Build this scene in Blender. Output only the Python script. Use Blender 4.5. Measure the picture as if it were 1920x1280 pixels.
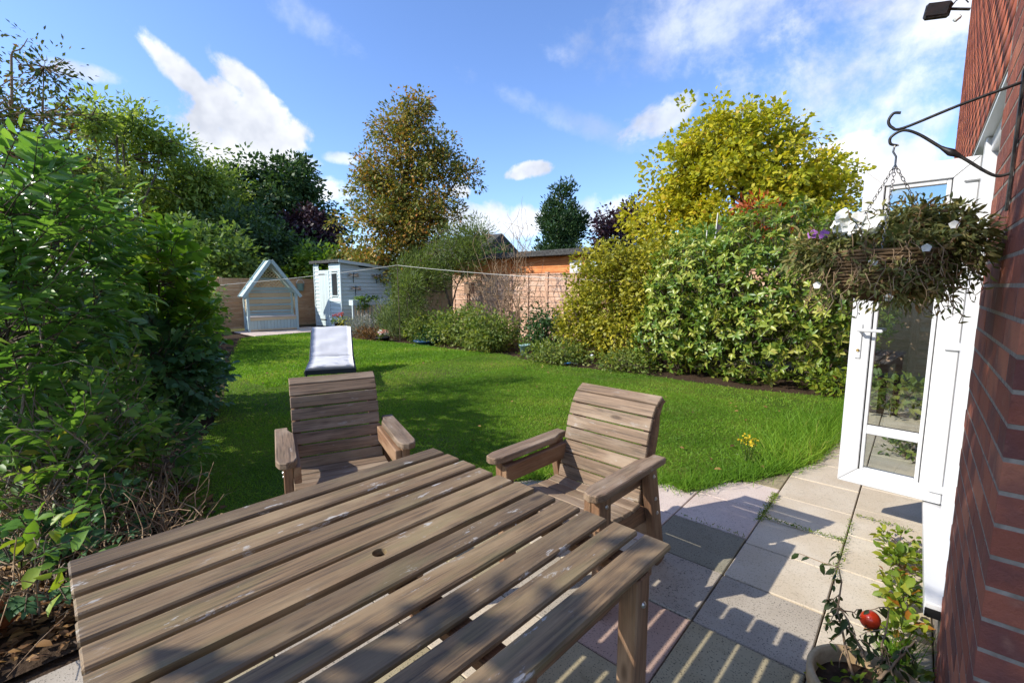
import bpy, bmesh, math, random
import numpy as np
from mathutils import Vector, Matrix

# ------------------------------------------------------------------ camera, sky, sun, exposure
scene = bpy.context.scene
for o in list(bpy.data.objects):
    bpy.data.objects.remove(o, do_unlink=True)
col = scene.collection
R = math.radians

# World axes: +Y runs along the house wall away from the camera, -X runs down the garden.
cam_d = bpy.data.cameras.new('camera'); cam = bpy.data.objects.new('camera', cam_d); col.objects.link(cam)
cam_d.sensor_width = 36.0; cam_d.lens = 16.03; cam_d.clip_start = 0.02; cam_d.clip_end = 2000
cam.location = (0, 0, 1.5); cam.rotation_euler = (R(83.0), 0, R(41.6))
scene.camera = cam

SUN_EL, LX, LY = 34.8, 0.55, 0.835            # light travels along (+LX, +LY)
sun_d = bpy.data.lights.new('sun', 'SUN'); sun = bpy.data.objects.new('sun', sun_d); col.objects.link(sun)
sun_d.energy = 3.0; sun_d.angle = R(0.5); sun_d.color = (1.0, 0.94, 0.84)
ld = Vector((LX * math.cos(R(SUN_EL)), LY * math.cos(R(SUN_EL)), -math.sin(R(SUN_EL)))).normalized()
sun.rotation_euler = ld.to_track_quat('-Z', 'Y').to_euler()

world = bpy.data.worlds.new('World'); scene.world = world; world.use_nodes = True
wn = world.node_tree; wn.nodes.clear()

class NT:
    """tiny node helper"""
    def __init__(s, nt): s.nt = nt
    def n(s, t, **kw):
        nd = s.nt.nodes.new(t)
        for k, v in kw.items(): setattr(nd, k, v)
        return nd
    def l(s, a, b): s.nt.links.new(a, b)
    def _in(s, sock, v):
        if hasattr(v, 'is_output') or isinstance(v, bpy.types.NodeSocket): s.l(v, sock)
        else: sock.default_value = v
    def math(s, op, a, b=None, c=None, clamp=False):
        nd = s.n('ShaderNodeMath', operation=op, use_clamp=clamp); s._in(nd.inputs[0], a)
        if b is not None: s._in(nd.inputs[1], b)
        if c is not None: s._in(nd.inputs[2], c)
        return nd.outputs[0]
    def mix(s, f, a, b, mode='MIX'):
        nd = s.n('ShaderNodeMix', data_type='RGBA', blend_type=mode)
        s._in(nd.inputs[0], f); s._in(nd.inputs[6], a); s._in(nd.inputs[7], b)
        return nd.outputs[2]
    def noise(s, vec, scale, detail=4, rough=.55, dist=0):
        nd = s.n('ShaderNodeTexNoise'); s._in(nd.inputs['Vector'], vec)
        nd.inputs['Scale'].default_value = scale; nd.inputs['Detail'].default_value = detail
        nd.inputs['Roughness'].default_value = rough; nd.inputs['Distortion'].default_value = dist
        return nd.outputs['Fac']
    def ramp(s, f, stops, interp='LINEAR'):
        nd = s.n('ShaderNodeValToRGB'); s._in(nd.inputs[0], f); cr = nd.color_ramp; cr.interpolation = interp
        while len(cr.elements) < len(stops): cr.elements.new(.5)
        for e, (p, c) in zip(cr.elements, stops):
            e.position = p; e.color = (*c, 1) if len(c) == 3 else c
        return nd.outputs[0]
    def rng(s, f, a, b, c=0, d=1):
        nd = s.n('ShaderNodeMapRange', clamp=True, interpolation_type='SMOOTHSTEP'); s._in(nd.inputs[0], f)
        for i, v in enumerate((a, b, c, d)): nd.inputs[i + 1].default_value = v
        return nd.outputs[0]

W = NT(wn)
sky = W.n('ShaderNodeTexSky', sky_type='NISHITA', sun_disc=False, sun_elevation=R(SUN_EL),
          sun_rotation=math.atan2(-LX, -LY), altitude=60, air_density=1.0, dust_density=0.6, ozone_density=2.2)
tc = W.n('ShaderNodeTexCoord'); sep = W.n('ShaderNodeSeparateXYZ'); W.l(tc.outputs['Generated'], sep.inputs[0])
az = W.math('ARCTAN2', sep.outputs[0], sep.outputs[1]); el = W.math('ARCSINE', sep.outputs[2])
nz1 = W.noise(tc.outputs['Generated'], 7.0, 8, .62, .3)
nz2 = W.noise(tc.outputs['Generated'], 22.0, 6, .6)
puff = W.math('ADD', W.math('MULTIPLY', W.math('SUBTRACT', nz1, .52), 3.4), W.math('MULTIPLY', W.math('SUBTRACT', nz2, .5), 1.6))
def cloud(a0, e0, ra, re, amp=1.0, edge=.45, tilt=0.0):
    da = W.math('SUBTRACT', az, a0); de = W.math('SUBTRACT', el, e0)
    if tilt: de = W.math('SUBTRACT', de, W.math('MULTIPLY', da, tilt))
    q = W.math('ADD', W.math('POWER', W.math('ABSOLUTE', W.math('DIVIDE', da, ra)), 2.0), W.math('POWER', W.math('ABSOLUTE', W.math('DIVIDE', de, re)), 2.0))
    f = W.math('ADD', W.math('SUBTRACT', 1.0, q), puff)
    return W.math('MULTIPLY', W.rng(f, 0.0, edge), amp)
# (azimuth, elevation, half widths): the cumulus banks and thin veils in view, then unseen clouds, some added to whiten the skylight
CL = [(-1.245, .275, .12, .075, 1, .6, 0), (-1.315, .335, .085, .030, 1, .8, -.75), (-1.21, .335, .07, .030, 1, .8, -.6), (-1.22, .225, .12, .03, 1, .7, 0), (-1.45, .315, .05, .015, .7, .9, 0),
      (-.69, .236, .055, .020, .95, .6, .15), (-.43, .318, .085, .038, .8, .8, .3), (-.84, .198, .03, .018, .85, .6, 0), (-1.07, .245, .04, .014, .7, .8, 0), (-1.09, .185, .06, .03, .8, .8, 0),
      (-.80, .135, .24, .040, .85, .8, 0), (-.54, .145, .09, .045, .75, .8, 0), (-.05, .36, .30, .22, .85, 1.5, 0), (-.58, .32, .26, .03, .35, 1.8, -.35), (-.09, .20, .13, .07, .85, .8, 0),
      (-1.09, .445, .11, .035, .30, 1.8, -.3), (-.33, .47, .35, .09, .55, 1.7, .1), (.5, .40, .35, .2, .8, 1.0, 0), (-.4, .95, .7, .16, .6, 1.6, 0), (1.6, .9, .7, .2, .7, 1.4, 0), (1.2, .35, .4, .2, .8, 1.0, 0), (2.9, .8, .6, .2, .7, 1.4, 0), (2.2, .4, .5, .2, .8, 1.0, 0), (-2.4, .35, .45, .2, .8, 1.0, 0)]
cm = None
for c in CL:
    k = cloud(*c); cm = k if cm is None else W.math('MAXIMUM', cm, k)
shade = W.noise(tc.outputs['Generated'], 4.5, 5, .55)
ccol = W.ramp(shade, [(.34, (2.2, 2.35, 2.7)), (.55, (4.2, 4.25, 4.35))])
skyc = W.mix(1.0, sky.outputs[0], (0.59, 0.68, 0.88, 1), 'MULTIPLY')
skymix = W.mix(cm, skyc, ccol)
bg = W.n('ShaderNodeBackground'); bg.inputs[1].default_value = 0.145
wo = W.n('ShaderNodeOutputWorld'); W.l(skymix, bg.inputs[0]); W.l(bg.outputs[0], wo.inputs[0])

scene.cycles.max_bounces = 7; scene.cycles.diffuse_bounces = 3; scene.cycles.transparent_max_bounces = 12
vs = scene.view_settings
vs.view_transform = 'Standard'; vs.look = 'None'; vs.gamma = 1.0; vs.exposure = 1.15; vs.use_curve_mapping = False

# ------------------------------------------------------------------ materials
MATS = {}
def mat(name, build, rough=.7, spec=.3, metal=0.0, bump=None, bump_d=.01, transl=0.0, coat=0.0):
    if name in MATS: return MATS[name]
    m = bpy.data.materials.new(name); m.use_nodes = True; m.node_tree.nodes.clear(); t = NT(m.node_tree)
    p = t.n('ShaderNodeBsdfPrincipled'); out = t.n('ShaderNodeOutputMaterial')
    p.inputs['Roughness'].default_value = rough; p.inputs['Metallic'].default_value = metal
    p.inputs['Specular IOR Level'].default_value = spec; p.inputs['Coat Weight'].default_value = coat
    c = build(t) if callable(build) else None
    bsock = None
    if isinstance(c, tuple) and len(c) == 2 and not isinstance(c[0], float): c, bsock = c
    if c is None: p.inputs['Base Color'].default_value = (*build, 1)
    else: t.l(c, p.inputs['Base Color'])
    if bsock is not None:
        b = t.n('ShaderNodeBump'); b.inputs['Strength'].default_value = bump or .5; b.inputs['Distance'].default_value = bump_d
        t.l(bsock, b.inputs['Height']); t.l(b.outputs[0], p.inputs['Normal'])
    if transl:
        tr = t.n('ShaderNodeBsdfTranslucent'); mx = t.n('ShaderNodeMixShader'); mx.inputs[0].default_value = transl
        if c is None: tr.inputs[0].default_value = (*build, 1)
        else: t.l(t.mix(1.0, c, (1.25, 1.25, .6, 1), 'MULTIPLY'), tr.inputs[0])
        t.l(p.outputs[0], mx.inputs[1]); t.l(tr.outputs[0], mx.inputs[2]); t.l(mx.outputs[0], out.inputs[0])
    else: t.l(p.outputs[0], out.inputs[0])
    MATS[name] = m
    return m

def objvec(t, scale, rnd=True):
    tcn = t.n('ShaderNodeTexCoord'); mp = t.n('ShaderNodeMapping'); mp.inputs['Scale'].default_value = scale
    t.l(tcn.outputs['Object'], mp.inputs[0])
    if rnd:
        oi = t.n('ShaderNodeObjectInfo'); mu = t.math('MULTIPLY', oi.outputs['Random'], 37.0)
        cb = t.n('ShaderNodeCombineXYZ')
        for i in range(3): t.l(mu, cb.inputs[i])
        t.l(cb.outputs[0], mp.inputs['Location'])
        return mp.outputs[0], oi.outputs['Random']
    return mp.outputs[0], None

def wood(base, dark, pale, splat=0.0, green=0.0, var=.35):
    """weathered board: grain runs along the board's own X"""
    def f(t):
        g, rnd = objvec(t, (1.3, 34, 34)); b, _ = objvec(t, (1.5, 6, 6)); k, _ = objvec(t, (3.0, 9, 9))
        grain = t.noise(g, 3.0, 6, .65, .6); blot = t.noise(b, 1.6, 4, .6)
        c = t.mix(t.rng(grain, .30, .62), dark + (1,), base + (1,))
        c = t.mix(t.rng(blot, .42, .72), c, pale + (1,))
        c = t.mix(t.math('MULTIPLY', t.rng(grain, .60, .72), .5), c, pale + (1,))
        vo = t.n('ShaderNodeTexVoronoi'); t.l(k, vo.inputs['Vector']); vo.inputs['Scale'].default_value = .9
        c = t.mix(t.math('MULTIPLY', t.rng(vo.outputs['Distance'], .13, .05), .75), c, (dark[0] * .6, dark[1] * .55, dark[2] * .5, 1))
        if green:
            c = t.mix(t.math('MULTIPLY', t.rng(t.noise(b, 2.3, 3), .5, .7), green), c, (.16, .155, .06, 1))
        c = t.mix(t.math('MULTIPLY', t.math('SUBTRACT', rnd, .5), var), c, (0.02, .018, .016, 1))
        if splat:
            s1, _ = objvec(t, (9, 26, 26)); s2, _ = objvec(t, (2.0, 3, 3))
            sp = t.math('MULTIPLY', t.rng(t.noise(s1, 1.3, 5, .7), .57, .64), t.rng(t.noise(s2, 1.7, 2), .52, .60))
            c = t.mix(t.math('MULTIPLY', sp, splat), c, (.52, .52, .50, 1))
        return c, grain
    return f

M = {}
M['table'] = mat('weathered_table_wood', wood((.225, .148, .078), (.075, .053, .035), (.30, .215, .12), .6, .3, .7), .62, .35, bump=.55, bump_d=.004)
M['chair'] = mat('weathered_chair_wood', wood((.245, .165, .105), (.09, .064, .045), (.33, .25, .175), .25, .1, .5), .68, .3, bump=.55, bump_d=.004)
M['chairleg'] = mat('brown_chair_wood', wood((.24, .13, .07), (.11, .06, .035), (.31, .20, .12), 0, .1), .65, .3, bump=.4, bump_d=.003)
M['fence'] = mat('larch_fence_wood', wood((.60, .36, .19), (.42, .23, .12), (.66, .45, .27), 0, .03, .3), .8, .2, bump=.3, bump_d=.004)
M['pinkfence'] = mat('pale_fence_wood', wood((.58, .36, .24), (.42, .24, .15), (.64, .46, .34), 0, 0, .4), .8, .2, bump=.3, bump_d=.004)
M['orange'] = mat('orange_stained_wood', wood((.60, .20, .05), (.42, .12, .03), (.66, .27, .08), 0, 0, .2), .6, .3, bump=.3, bump_d=.004)
M['bark'] = mat('bark', lambda t: (lambda v: (t.ramp(t.noise(v, 6, 5, .7), [(.3, (.05, .038, .026)), (.7, (.17, .135, .10))]), t.noise(v, 9, 5)))(objvec(t, (2, 2, .6))[0]), .9, .1, bump=.7, bump_d=.02)
M['twig'] = mat('pale_twig', lambda t: t.ramp(t.noise(objvec(t, (4, 4, 4))[0], 5), [(.3, (.15, .10, .07)), (.7, (.36, .29, .22))]), .8, .2)
M['deadtwig'] = mat('dead_stem', lambda t: t.ramp(t.noise(objvec(t, (3, 3, 3))[0], 4), [(.3, (.17, .10, .055)), (.7, (.40, .29, .18))]), .85, .15)
def painted(c, wear=(.30, .26, .20), amt=.6):
    def f(t):
        v, rnd = objvec(t, (1, 1, 1)); n = t.noise(v, 9, 6, .7); n2 = t.noise(v, 2.2, 3)
        cc = t.mix(t.math('MULTIPLY', t.math('SUBTRACT', rnd, .5), .25), c + (1,), (.1, .1, .1, 1))
        cc = t.mix(t.math('MULTIPLY', t.rng(n2, .45, .75), .18), cc, (c[0] * .6, c[1] * .62, c[2] * .6, 1))
        return t.mix(t.math('MULTIPLY', t.rng(n, .62, .72), amt), cc, wear + (1,)), n
    return f
M['bluepaint'] = mat('pale_blue_paint', painted((.42, .53, .52)), .6, .3, bump=.2, bump_d=.003)
M['shedpaint'] = mat('shed_blue_paint', painted((.52, .61, .61), (.42, .40, .35), .6), .65, .3, bump=.25, bump_d=.003)
M['cream'] = mat('cream_wood', painted((.62, .50, .32), (.40, .28, .16), .5), .7, .25, bump=.2, bump_d=.003)
M['felt'] = mat('roof_felt', lambda t: t.ramp(t.noise(objvec(t, (1, 1, 1))[0], 14, 5), [(.3, (.03, .03, .03)), (.7, (.10, .10, .095))]), .9, .1)
M['upvc'] = mat('white_upvc', lambda t: t.mix(t.math('MULTIPLY', t.rng(t.noise(objvec(t, (1, 1, 1))[0], 5, 5), .5, .75), .10), (.60, .605, .61, 1), (.42, .41, .38, 1)), .28, .5)
M['gasket'] = mat('black_rubber', (.012, .012, .012), .6, .3)
M['lockstrip'] = mat('grey_steel', (.32, .32, .33), .35, .5, .9)
M['brass'] = mat('brass', (.45, .30, .10), .35, .5, 1.0)
M['steel'] = mat('bolt_steel', lambda t: t.ramp(t.noise(objvec(t, (30, 30, 30))[0], 3), [(.35, (.30, .28, .25)), (.65, (.62, .61, .58))]), .35, .5, .9)
M['iron'] = mat('black_iron', lambda t: t.ramp(t.noise(objvec(t, (20, 20, 20))[0], 3), [(.4, (.012, .012, .013)), (.7, (.05, .045, .04))]), .45, .4, .3)
M['chain'] = mat('chain_metal', (.30, .29, .27), .35, .5, .9)
M['wicker'] = mat('wicker', wood((.13, .075, .035), (.05, .03, .015), (.20, .13, .07)), .8, .2)
M['cushion'] = mat('white_cushion', lambda t: t.mix(t.rng(t.noise(objvec(t, (1, 1, 1))[0], 3, 4), .4, .8), (.62, .62, .62, 1), (.50, .50, .51, 1)), .8, .2)
M['darkmetal'] = mat('dark_metal', (.035, .04, .05), .5, .4)
M['rope'] = mat('white_rope', (.62, .60, .54), .8, .2)
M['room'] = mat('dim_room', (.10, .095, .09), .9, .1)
M['roof'] = mat('roof_tiles', lambda t: t.ramp(t.noise(objvec(t, (3, 3, 3))[0], 6, 4), [(.3, (.09, .06, .05)), (.7, (.20, .13, .10))]), .9, .1)
M['teal'] = mat('teal_glaze', (.30, .47, .47), .35, .5)
M['whitepot'] = mat('white_pot', (.62, .66, .66), .5, .4)
M['blackpot'] = mat('black_plastic', (.02, .02, .022), .5, .4)
M['bluepot'] = mat('blue_glaze', (.05, .13, .30), .3, .5)
M['terracotta'] = mat('terracotta', lambda t: t.ramp(t.noise(objvec(t, (9, 9, 9))[0], 3, 4), [(.3, (.30, .10, .05)), (.7, (.44, .18, .10))]), .8, .2)
M['buffpot'] = mat('buff_pot', lambda t: t.ramp(t.noise(objvec(t, (9, 9, 9))[0], 3, 5), [(.3, (.36, .24, .12)), (.7, (.52, .38, .22))]), .6, .3)
M['soil'] = mat('soil', lambda t: (lambda v: (t.ramp(t.noise(v, 22, 6, .7), [(.3, (.022, .014, .009)), (.7, (.085, .055, .034))]), t.noise(v, 30, 5)))(objvec(t, (1, 1, 1), False)[0]), .95, .1, bump=.8, bump_d=.02)
M['tomato'] = mat('tomato_red', (.62, .045, .012), .22, .5, coat=.3)
M['mortar'] = mat('mortar', lambda t: (lambda v: (t.ramp(t.noise(v, 40, 5), [(.3, (.17, .145, .12)), (.7, (.31, .27, .23))]), t.noise(v, 80, 4)))(objvec(t, (1, 1, 1), False)[0]), .95, .1, bump=.6, bump_d=.004)
def brickcol(t):
    v, rnd = objvec(t, (1, 1, 1)); n = t.noise(v, 30, 6, .7); n2 = t.noise(v, 7, 3)
    c = t.ramp(rnd, [(0, (.15, .055, .045)), (.35, (.26, .085, .055)), (.7, (.34, .112, .068)), (1, (.42, .16, .095))])
    c = t.mix(t.math('MULTIPLY', t.rng(n2, .42, .68), .7), c, (.12, .055, .055, 1)); c = t.mix(t.math('MULTIPLY', t.rng(t.noise(v, 14, 4), .58, .72), .35), c, (.40, .20, .13, 1))
    c = t.mix(t.math('MULTIPLY', t.rng(n, .60, .72), .6), c, (.10, .05, .04, 1))
    return c, n
M['brick'] = mat('red_brick', brickcol, .88, .2, bump=1.0, bump_d=.010)
def brickwall(t):
    g = t.n('ShaderNodeNewGeometry'); v = g.outputs['Position']; n = t.noise(v, 30, 6, .7)
    a = t.n('ShaderNodeAttribute', attribute_name='v')
    c = t.ramp(a.outputs['Fac'], [(0, (.20, .060, .042)), (.5, (.31, .088, .05)), (1, (.38, .125, .07))])
    return t.mix(t.math('MULTIPLY', t.rng(n, .60, .72), .6), c, (.12, .055, .045, 1)), n
M['brickwall'] = mat('red_brickwork', brickwall, .88, .2, bump=.9, bump_d=.006)
def slabcol(c1, c2, sp):
    def f(t):
        v, rnd = objvec(t, (1, 1, 1)); n = t.noise(v, 3.0, 5, .6); s = t.noise(v, 130, 2); st = t.noise(v, 9, 6, .7)
        c = t.mix(t.rng(n, .35, .7), c1 + (1,), c2 + (1,))
        c = t.mix(t.math('MULTIPLY', t.rng(s, .58, .66), sp), c, (.035, .035, .03, 1))
        c = t.mix(t.math('MULTIPLY', t.rng(st, .56, .76), .45), c, (c1[0] * .5, c1[1] * .5, c1[2] * .45, 1))
        return c, s
    return f
SL = {'beige': ((.50, .42, .31), (.56, .49, .385), .35), 'buff': ((.30, .25, .15), (.36, .31, .20), .7), 'grey': ((.34, .295, .235), (.41, .36, .29), .7),
      'green': ((.215, .195, .14), (.255, .235, .17), .75), 'pink': ((.37, .255, .20), (.43, .305, .245), .6), 'palepink': ((.53, .43, .37), (.60, .505, .44), .4)}
for k, (a, b, s) in SL.items(): M['slab_' + k] = mat('slab_' + k, slabcol(a, b, s), .88, .2, bump=.35, bump_d=.003)
def glass_mat():
    m = bpy.data.materials.new('window_glass'); m.use_nodes = True; m.node_tree.nodes.clear(); t = NT(m.node_tree)
    tr = t.n('ShaderNodeBsdfTransparent'); tr.inputs[0].default_value = (.80, .85, .84, 1)
    gl = t.n('ShaderNodeBsdfGlossy'); gl.inputs['Roughness'].default_value = 0.0
    fr = t.n('ShaderNodeFresnel'); fr.inputs[0].default_value = 1.55; mx = t.n('ShaderNodeMixShader'); out = t.n('ShaderNodeOutputMaterial')
    t.l(t.math('ADD', t.math('MULTIPLY', fr.outputs[0], 1.6), .04, clamp=True), mx.inputs[0])
    t.l(tr.outputs[0], mx.inputs[1]); t.l(gl.outputs[0], mx.inputs[2]); t.l(mx.outputs[0], out.inputs[0])
    return m
M['glass'] = glass_mat()
M['darkglass'] = mat('dark_window', (.03, .035, .04), .08, .6)
def lawncol(t):
    g = t.n('ShaderNodeNewGeometry'); v = g.outputs['Position']
    a = t.noise(v, 1.1, 5, .6); b = t.noise(v, 60, 4, .7); d = t.noise(v, .7, 3)
    c = t.mix(t.rng(a, .35, .7), (.09, .16, .018, 1), (.20, .25, .035, 1))
    c = t.mix(t.math('MULTIPLY', t.rng(d, .56, .72), .55), c, (.17, .145, .06, 1))
    return t.mix(t.rng(b, .35, .75), t.mix(1, c, (.55, .55, .5, 1), 'MULTIPLY'), c), b
M['lawn'] = mat('lawn', lawncol, .9, .1, bump=.8, bump_d=.03)
M['ground'] = mat('rough_ground', lambda t: t.ramp(t.noise(t.n('ShaderNodeNewGeometry').outputs['Position'], .8, 6, .65), [(.3, (.05, .065, .02)), (.7, (.12, .11, .05))]), .95, .1)
def leafmat(name, stops, rough=.5, tr=.32, spec=.35):
    def f(t):
        a = t.n('ShaderNodeAttribute', attribute_name='v')
        return t.ramp(a.outputs['Fac'], stops)
    return mat(name, f, rough, spec, transl=tr)
LM = {
 'laurel': leafmat('laurel_leaf', [(0, (.06, .15, .03)), (.5, (.125, .26, .05)), (.9, (.21, .36, .07)), (1, (.28, .40, .08))], .30, .45, .75),
 'lime': leafmat('lime_leaf', [(0, (.10, .21, .025)), (.6, (.16, .30, .03)), (1, (.30, .36, .035))], .45, .4),
 'lilac': leafmat('lilac_leaf', [(0, (.045, .115, .045)), (.6, (.085, .19, .075)), (1, (.14, .26, .10))], .45, .38),
 'mixed': leafmat('shrub_leaf', [(0, (.055, .13, .03)), (.55, (.13, .25, .045)), (.88, (.22, .33, .06)), (1, (.38, .36, .06))], .45, .42),
 'wisp': leafmat('autumn_wisp_leaf', [(0, (.03, .055, .02)), (.5, (.07, .10, .025)), (.8, (.14, .14, .03)), (1, (.20, .08, .025))], .55, .3),
 'feather': leafmat('feathery_leaf', [(0, (.13, .20, .04)), (.5, (.22, .31, .06)), (1, (.35, .41, .10))], .5, .5),
 'darktree': leafmat('dark_tree_leaf', [(0, (.025, .06, .02)), (.6, (.055, .11, .032)), (1, (.10, .165, .045))], .55, .25),
 'midtree': leafmat('mid_tree_leaf', [(0, (.07, .14, .035)), (.6, (.14, .22, .05)), (1, (.22, .30, .07))], .5, .45),
 'bright': leafmat('bright_leaf', [(0, (.07, .15, .02)), (.6, (.13, .23, .03)), (1, (.22, .31, .045))], .5, .4),
 'autumn': leafmat('autumn_tree_leaf', [(0, (.09, .13, .025)), (.45, (.20, .215, .04)), (.68, (.36, .25, .045)), (1, (.44, .18, .035))], .55, .3),
 'maple': leafmat('yellow_maple_leaf', [(0, (.26, .31, .025)), (.5, (.44, .42, .028)), (.88, (.58, .48, .035)), (1, (.52, .34, .03))], .5, .42),
 'purple': leafmat('purple_leaf', [(0, (.022, .012, .018)), (1, (.07, .028, .045))], .5, .2),
 'conifer': leafmat('evergreen_leaf', [(0, (.016, .045, .018)), (.6, (.038, .085, .028)), (1, (.075, .125, .035))], .5, .2),
 'golden': leafmat('golden_shrub_leaf', [(0, (.15, .18, .025)), (.5, (.33, .32, .03)), (1, (.48, .40, .04))], .5, .35),
 'varieg': leafmat('variegated_leaf', [(0, (.05, .12, .02)), (.42, (.14, .23, .03)), (.75, (.32, .37, .055)), (1, (.52, .50, .13))], .36, .3, .45),
 'border': leafmat('border_leaf', [(0, (.08, .14, .025)), (.5, (.17, .23, .045)), (1, (.30, .32, .07))], .5, .42),
 'dark_border': leafmat('rose_leaf', [(0, (.02, .06, .015)), (1, (.06, .13, .03))], .45, .25),
 'rosemary': leafmat('rosemary_leaf', [(0, (.10, .15, .055)), (1, (.24, .30, .12))], .6, .25),
 'silver': leafmat('lavender_leaf', [(0, (.20, .22, .20)), (1, (.36, .38, .38))], .7, .2),
 'broom': leafmat('broom_leaf', [(0, (.075, .12, .03)), (1, (.18, .24, .055))], .55, .4),
 'basket': leafmat('basket_leaf', [(0, (.09, .12, .035)), (.5, (.20, .21, .07)), (.8, (.27, .23, .09)), (1, (.32, .18, .08))], .65, .35),
 'weed': leafmat('weed_leaf', [(0, (.08, .15, .018)), (.6, (.18, .25, .022)), (.96, (.30, .30, .03)), (1, (.34, .14, .02))], .5, .35),
 'tomleaf': leafmat('tomato_leaf', [(0, (.022, .045, .012)), (1, (.07, .10, .022))], .55, .25),
 'grass': leafmat('grass_blade', [(0, (.085, .19, .018)), (.5, (.17, .33, .03)), (.87, (.28, .41, .045)), (1, (.42, .36, .12))], .5, .45, .2),
 'litter': leafmat('dead_leaf', [(0, (.07, .035, .015)), (.5, (.19, .09, .03)), (1, (.36, .20, .07))], .7, .15),
 'red': leafmat('red_flower', [(0, (.45, .03, .02)), (1, (.60, .08, .04))], .6, .3),
 'white': leafmat('white_flower', [(0, (.72, .72, .74)), (1, (.82, .82, .80))], .6, .3),
 'pink': leafmat('pink_flower', [(0, (.55, .22, .20)), (1, (.70, .35, .30))], .6, .3),
 'violet': leafmat('violet_flower', [(0, (.30, .08, .42)), (1, (.45, .18, .55))], .6, .3),
 'yellow': leafmat('yellow_flower', [(0, (.70, .48, .02)), (1, (.80, .60, .04))], .6, .3),
 'sumacred': leafmat('sumac_leaf', [(0, (.30, .07, .015)), (1, (.52, .10, .02))], .5, .35),
}

# ------------------------------------------------------------------ mesh helpers
def new(name, mesh, parent=None, m=None, kind=None):
    o = bpy.data.objects.new(name, mesh); col.objects.link(o)
    if parent is not None: o.parent = parent
    if m is not None and mesh is not None and not mesh.materials: mesh.materials.append(m)
    if kind: o['kind'] = kind
    return o
def thing(name, label, cat, loc=(0, 0, 0), rz=0.0, group=None):
    o = new(name, None); o.location = loc; o.rotation_euler = (0, 0, rz); tag(o, label, cat, group); o.empty_display_size = .1
    return o
def tag(o, label, cat, group=None):
    o['label'] = label; o['category'] = cat
    if group: o['group'] = group
    return o
BC = {}
def box_mesh(l, w, t, bev, m):
    k = (round(l, 4), round(w, 4), round(t, 4), bev, m.name)
    if k in BC: return BC[k]
    bm = bmesh.new(); bmesh.ops.create_cube(bm, size=1)
    for v in bm.verts: v.co = (v.co.x * l, v.co.y * w, v.co.z * t)
    if bev: bmesh.ops.bevel(bm, geom=bm.edges[:], offset=min(bev, .4 * min(l, w, t)), segments=1, affect='EDGES')
    me = bpy.data.meshes.new('board'); bm.to_mesh(me); bm.free(); me.materials.append(m); BC[k] = me
    return me
def board(parent, name, p0, p1, w, t, m, up=(0, 0, 1), bev=.004):
    """a board from p0 to p1; its thickness t lies along 'up', its width w across"""
    p0, p1 = Vector(p0), Vector(p1); x = (p1 - p0); L = x.length; x.normalize()
    u = Vector(up); z = (u - x * u.dot(x)).normalized(); y = z.cross(x)
    o = new(name, box_mesh(L, w, t, bev, m), parent)
    mx = Matrix((x, y, z)).transposed().to_4x4(); mx.translation = (p0 + p1) / 2
    o.matrix_basis = mx
    return o
def block(parent, name, x0, x1, y0, y1, z0, z1, m, bev=.003):
    o = new(name, box_mesh(x1 - x0, y1 - y0, z1 - z0, bev, m), parent)
    o.location = ((x0 + x1) / 2, (y0 + y1) / 2, (z0 + z1) / 2)
    return o
def npmesh(name, V, F, m, v=None, smooth=False):
    V = np.asarray(V, np.float32); F = np.asarray(F, np.int32); me = bpy.data.meshes.new(name); k = F.shape[1]
    me.vertices.add(len(V)); me.vertices.foreach_set('co', V.ravel()); me.loops.add(F.size); me.loops.foreach_set('vertex_index', F.ravel())
    me.polygons.add(len(F)); me.polygons.foreach_set('loop_start', np.arange(0, F.size, k, dtype=np.int32))
    if v is not None:
        a = me.attributes.new('v', 'FLOAT', 'POINT'); a.data.foreach_set('value', np.asarray(v, np.float32))
    me.update(calc_edges=True)
    if smooth: me.polygons.foreach_set('use_smooth', np.ones(len(F), bool))
    me.materials.append(m)
    return me
def tubes_mesh(name, lines, m, sides=5):
    """lines: list of (points, radii)"""
    V, F = [], []; off = 0
    for P, rad in lines:
        P = np.asarray(P, float); n = len(P); T = np.gradient(P, axis=0); T /= np.linalg.norm(T, axis=1)[:, None] + 1e-9
        ref = np.array([0.31, .17, .93]) if abs(T[0] @ np.array([.31, .17, .93])) < .9 else np.array([1.0, 0, 0])
        A = np.cross(T, ref); A /= np.linalg.norm(A, axis=1)[:, None] + 1e-9; B = np.cross(T, A)
        th = np.arange(sides) / sides * 2 * np.pi
        ring = P[:, None] + np.asarray(rad)[:, None, None] * (np.cos(th)[None, :, None] * A[:, None] + np.sin(th)[None, :, None] * B[:, None])
        V.append(ring.reshape(-1, 3)); i = np.arange(n - 1)[:, None] * sides; j = np.arange(sides)[None]; j2 = (j + 1) % sides
        F.append(np.stack([i + j, i + j2, i + sides + j2, i + sides + j], -1).reshape(-1, 4) + off); off += n * sides
    return npmesh(name, np.concatenate(V), np.concatenate(F), m, smooth=True)
def wobble(p0, p1, n, amp, rng):
    p0, p1 = np.asarray(p0, float), np.asarray(p1, float); t = np.linspace(0, 1, n)[:, None]
    d = rng.normal(0, 1, (n, 3)); d = np.cumsum(d, 0); d -= t * d[-1]; d[0] = 0
    return p0 + (p1 - p0) * t + d * amp * np.linalg.norm(p1 - p0) / n ** .5
QUAD = (np.array([[0, 0, 0], [.45, -.5, .04], [1, 0, -.04], [.45, .5, .04]]), np.array([[0, 1, 2, 3]]))
LEAF = (np.array([[0, 0, 0], [.32, -.45, .09], [.32, .45, .09], [.32, 0, 0], [.70, -.38, .05], [.70, .38, .05], [.70, 0, -.03], [1, 0, -.12]]),
        np.array([[0, 3, 2], [0, 1, 3], [3, 6, 5], [3, 5, 2], [1, 4, 6], [1, 6, 3], [6, 7, 5], [4, 7, 6]]))
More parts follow.
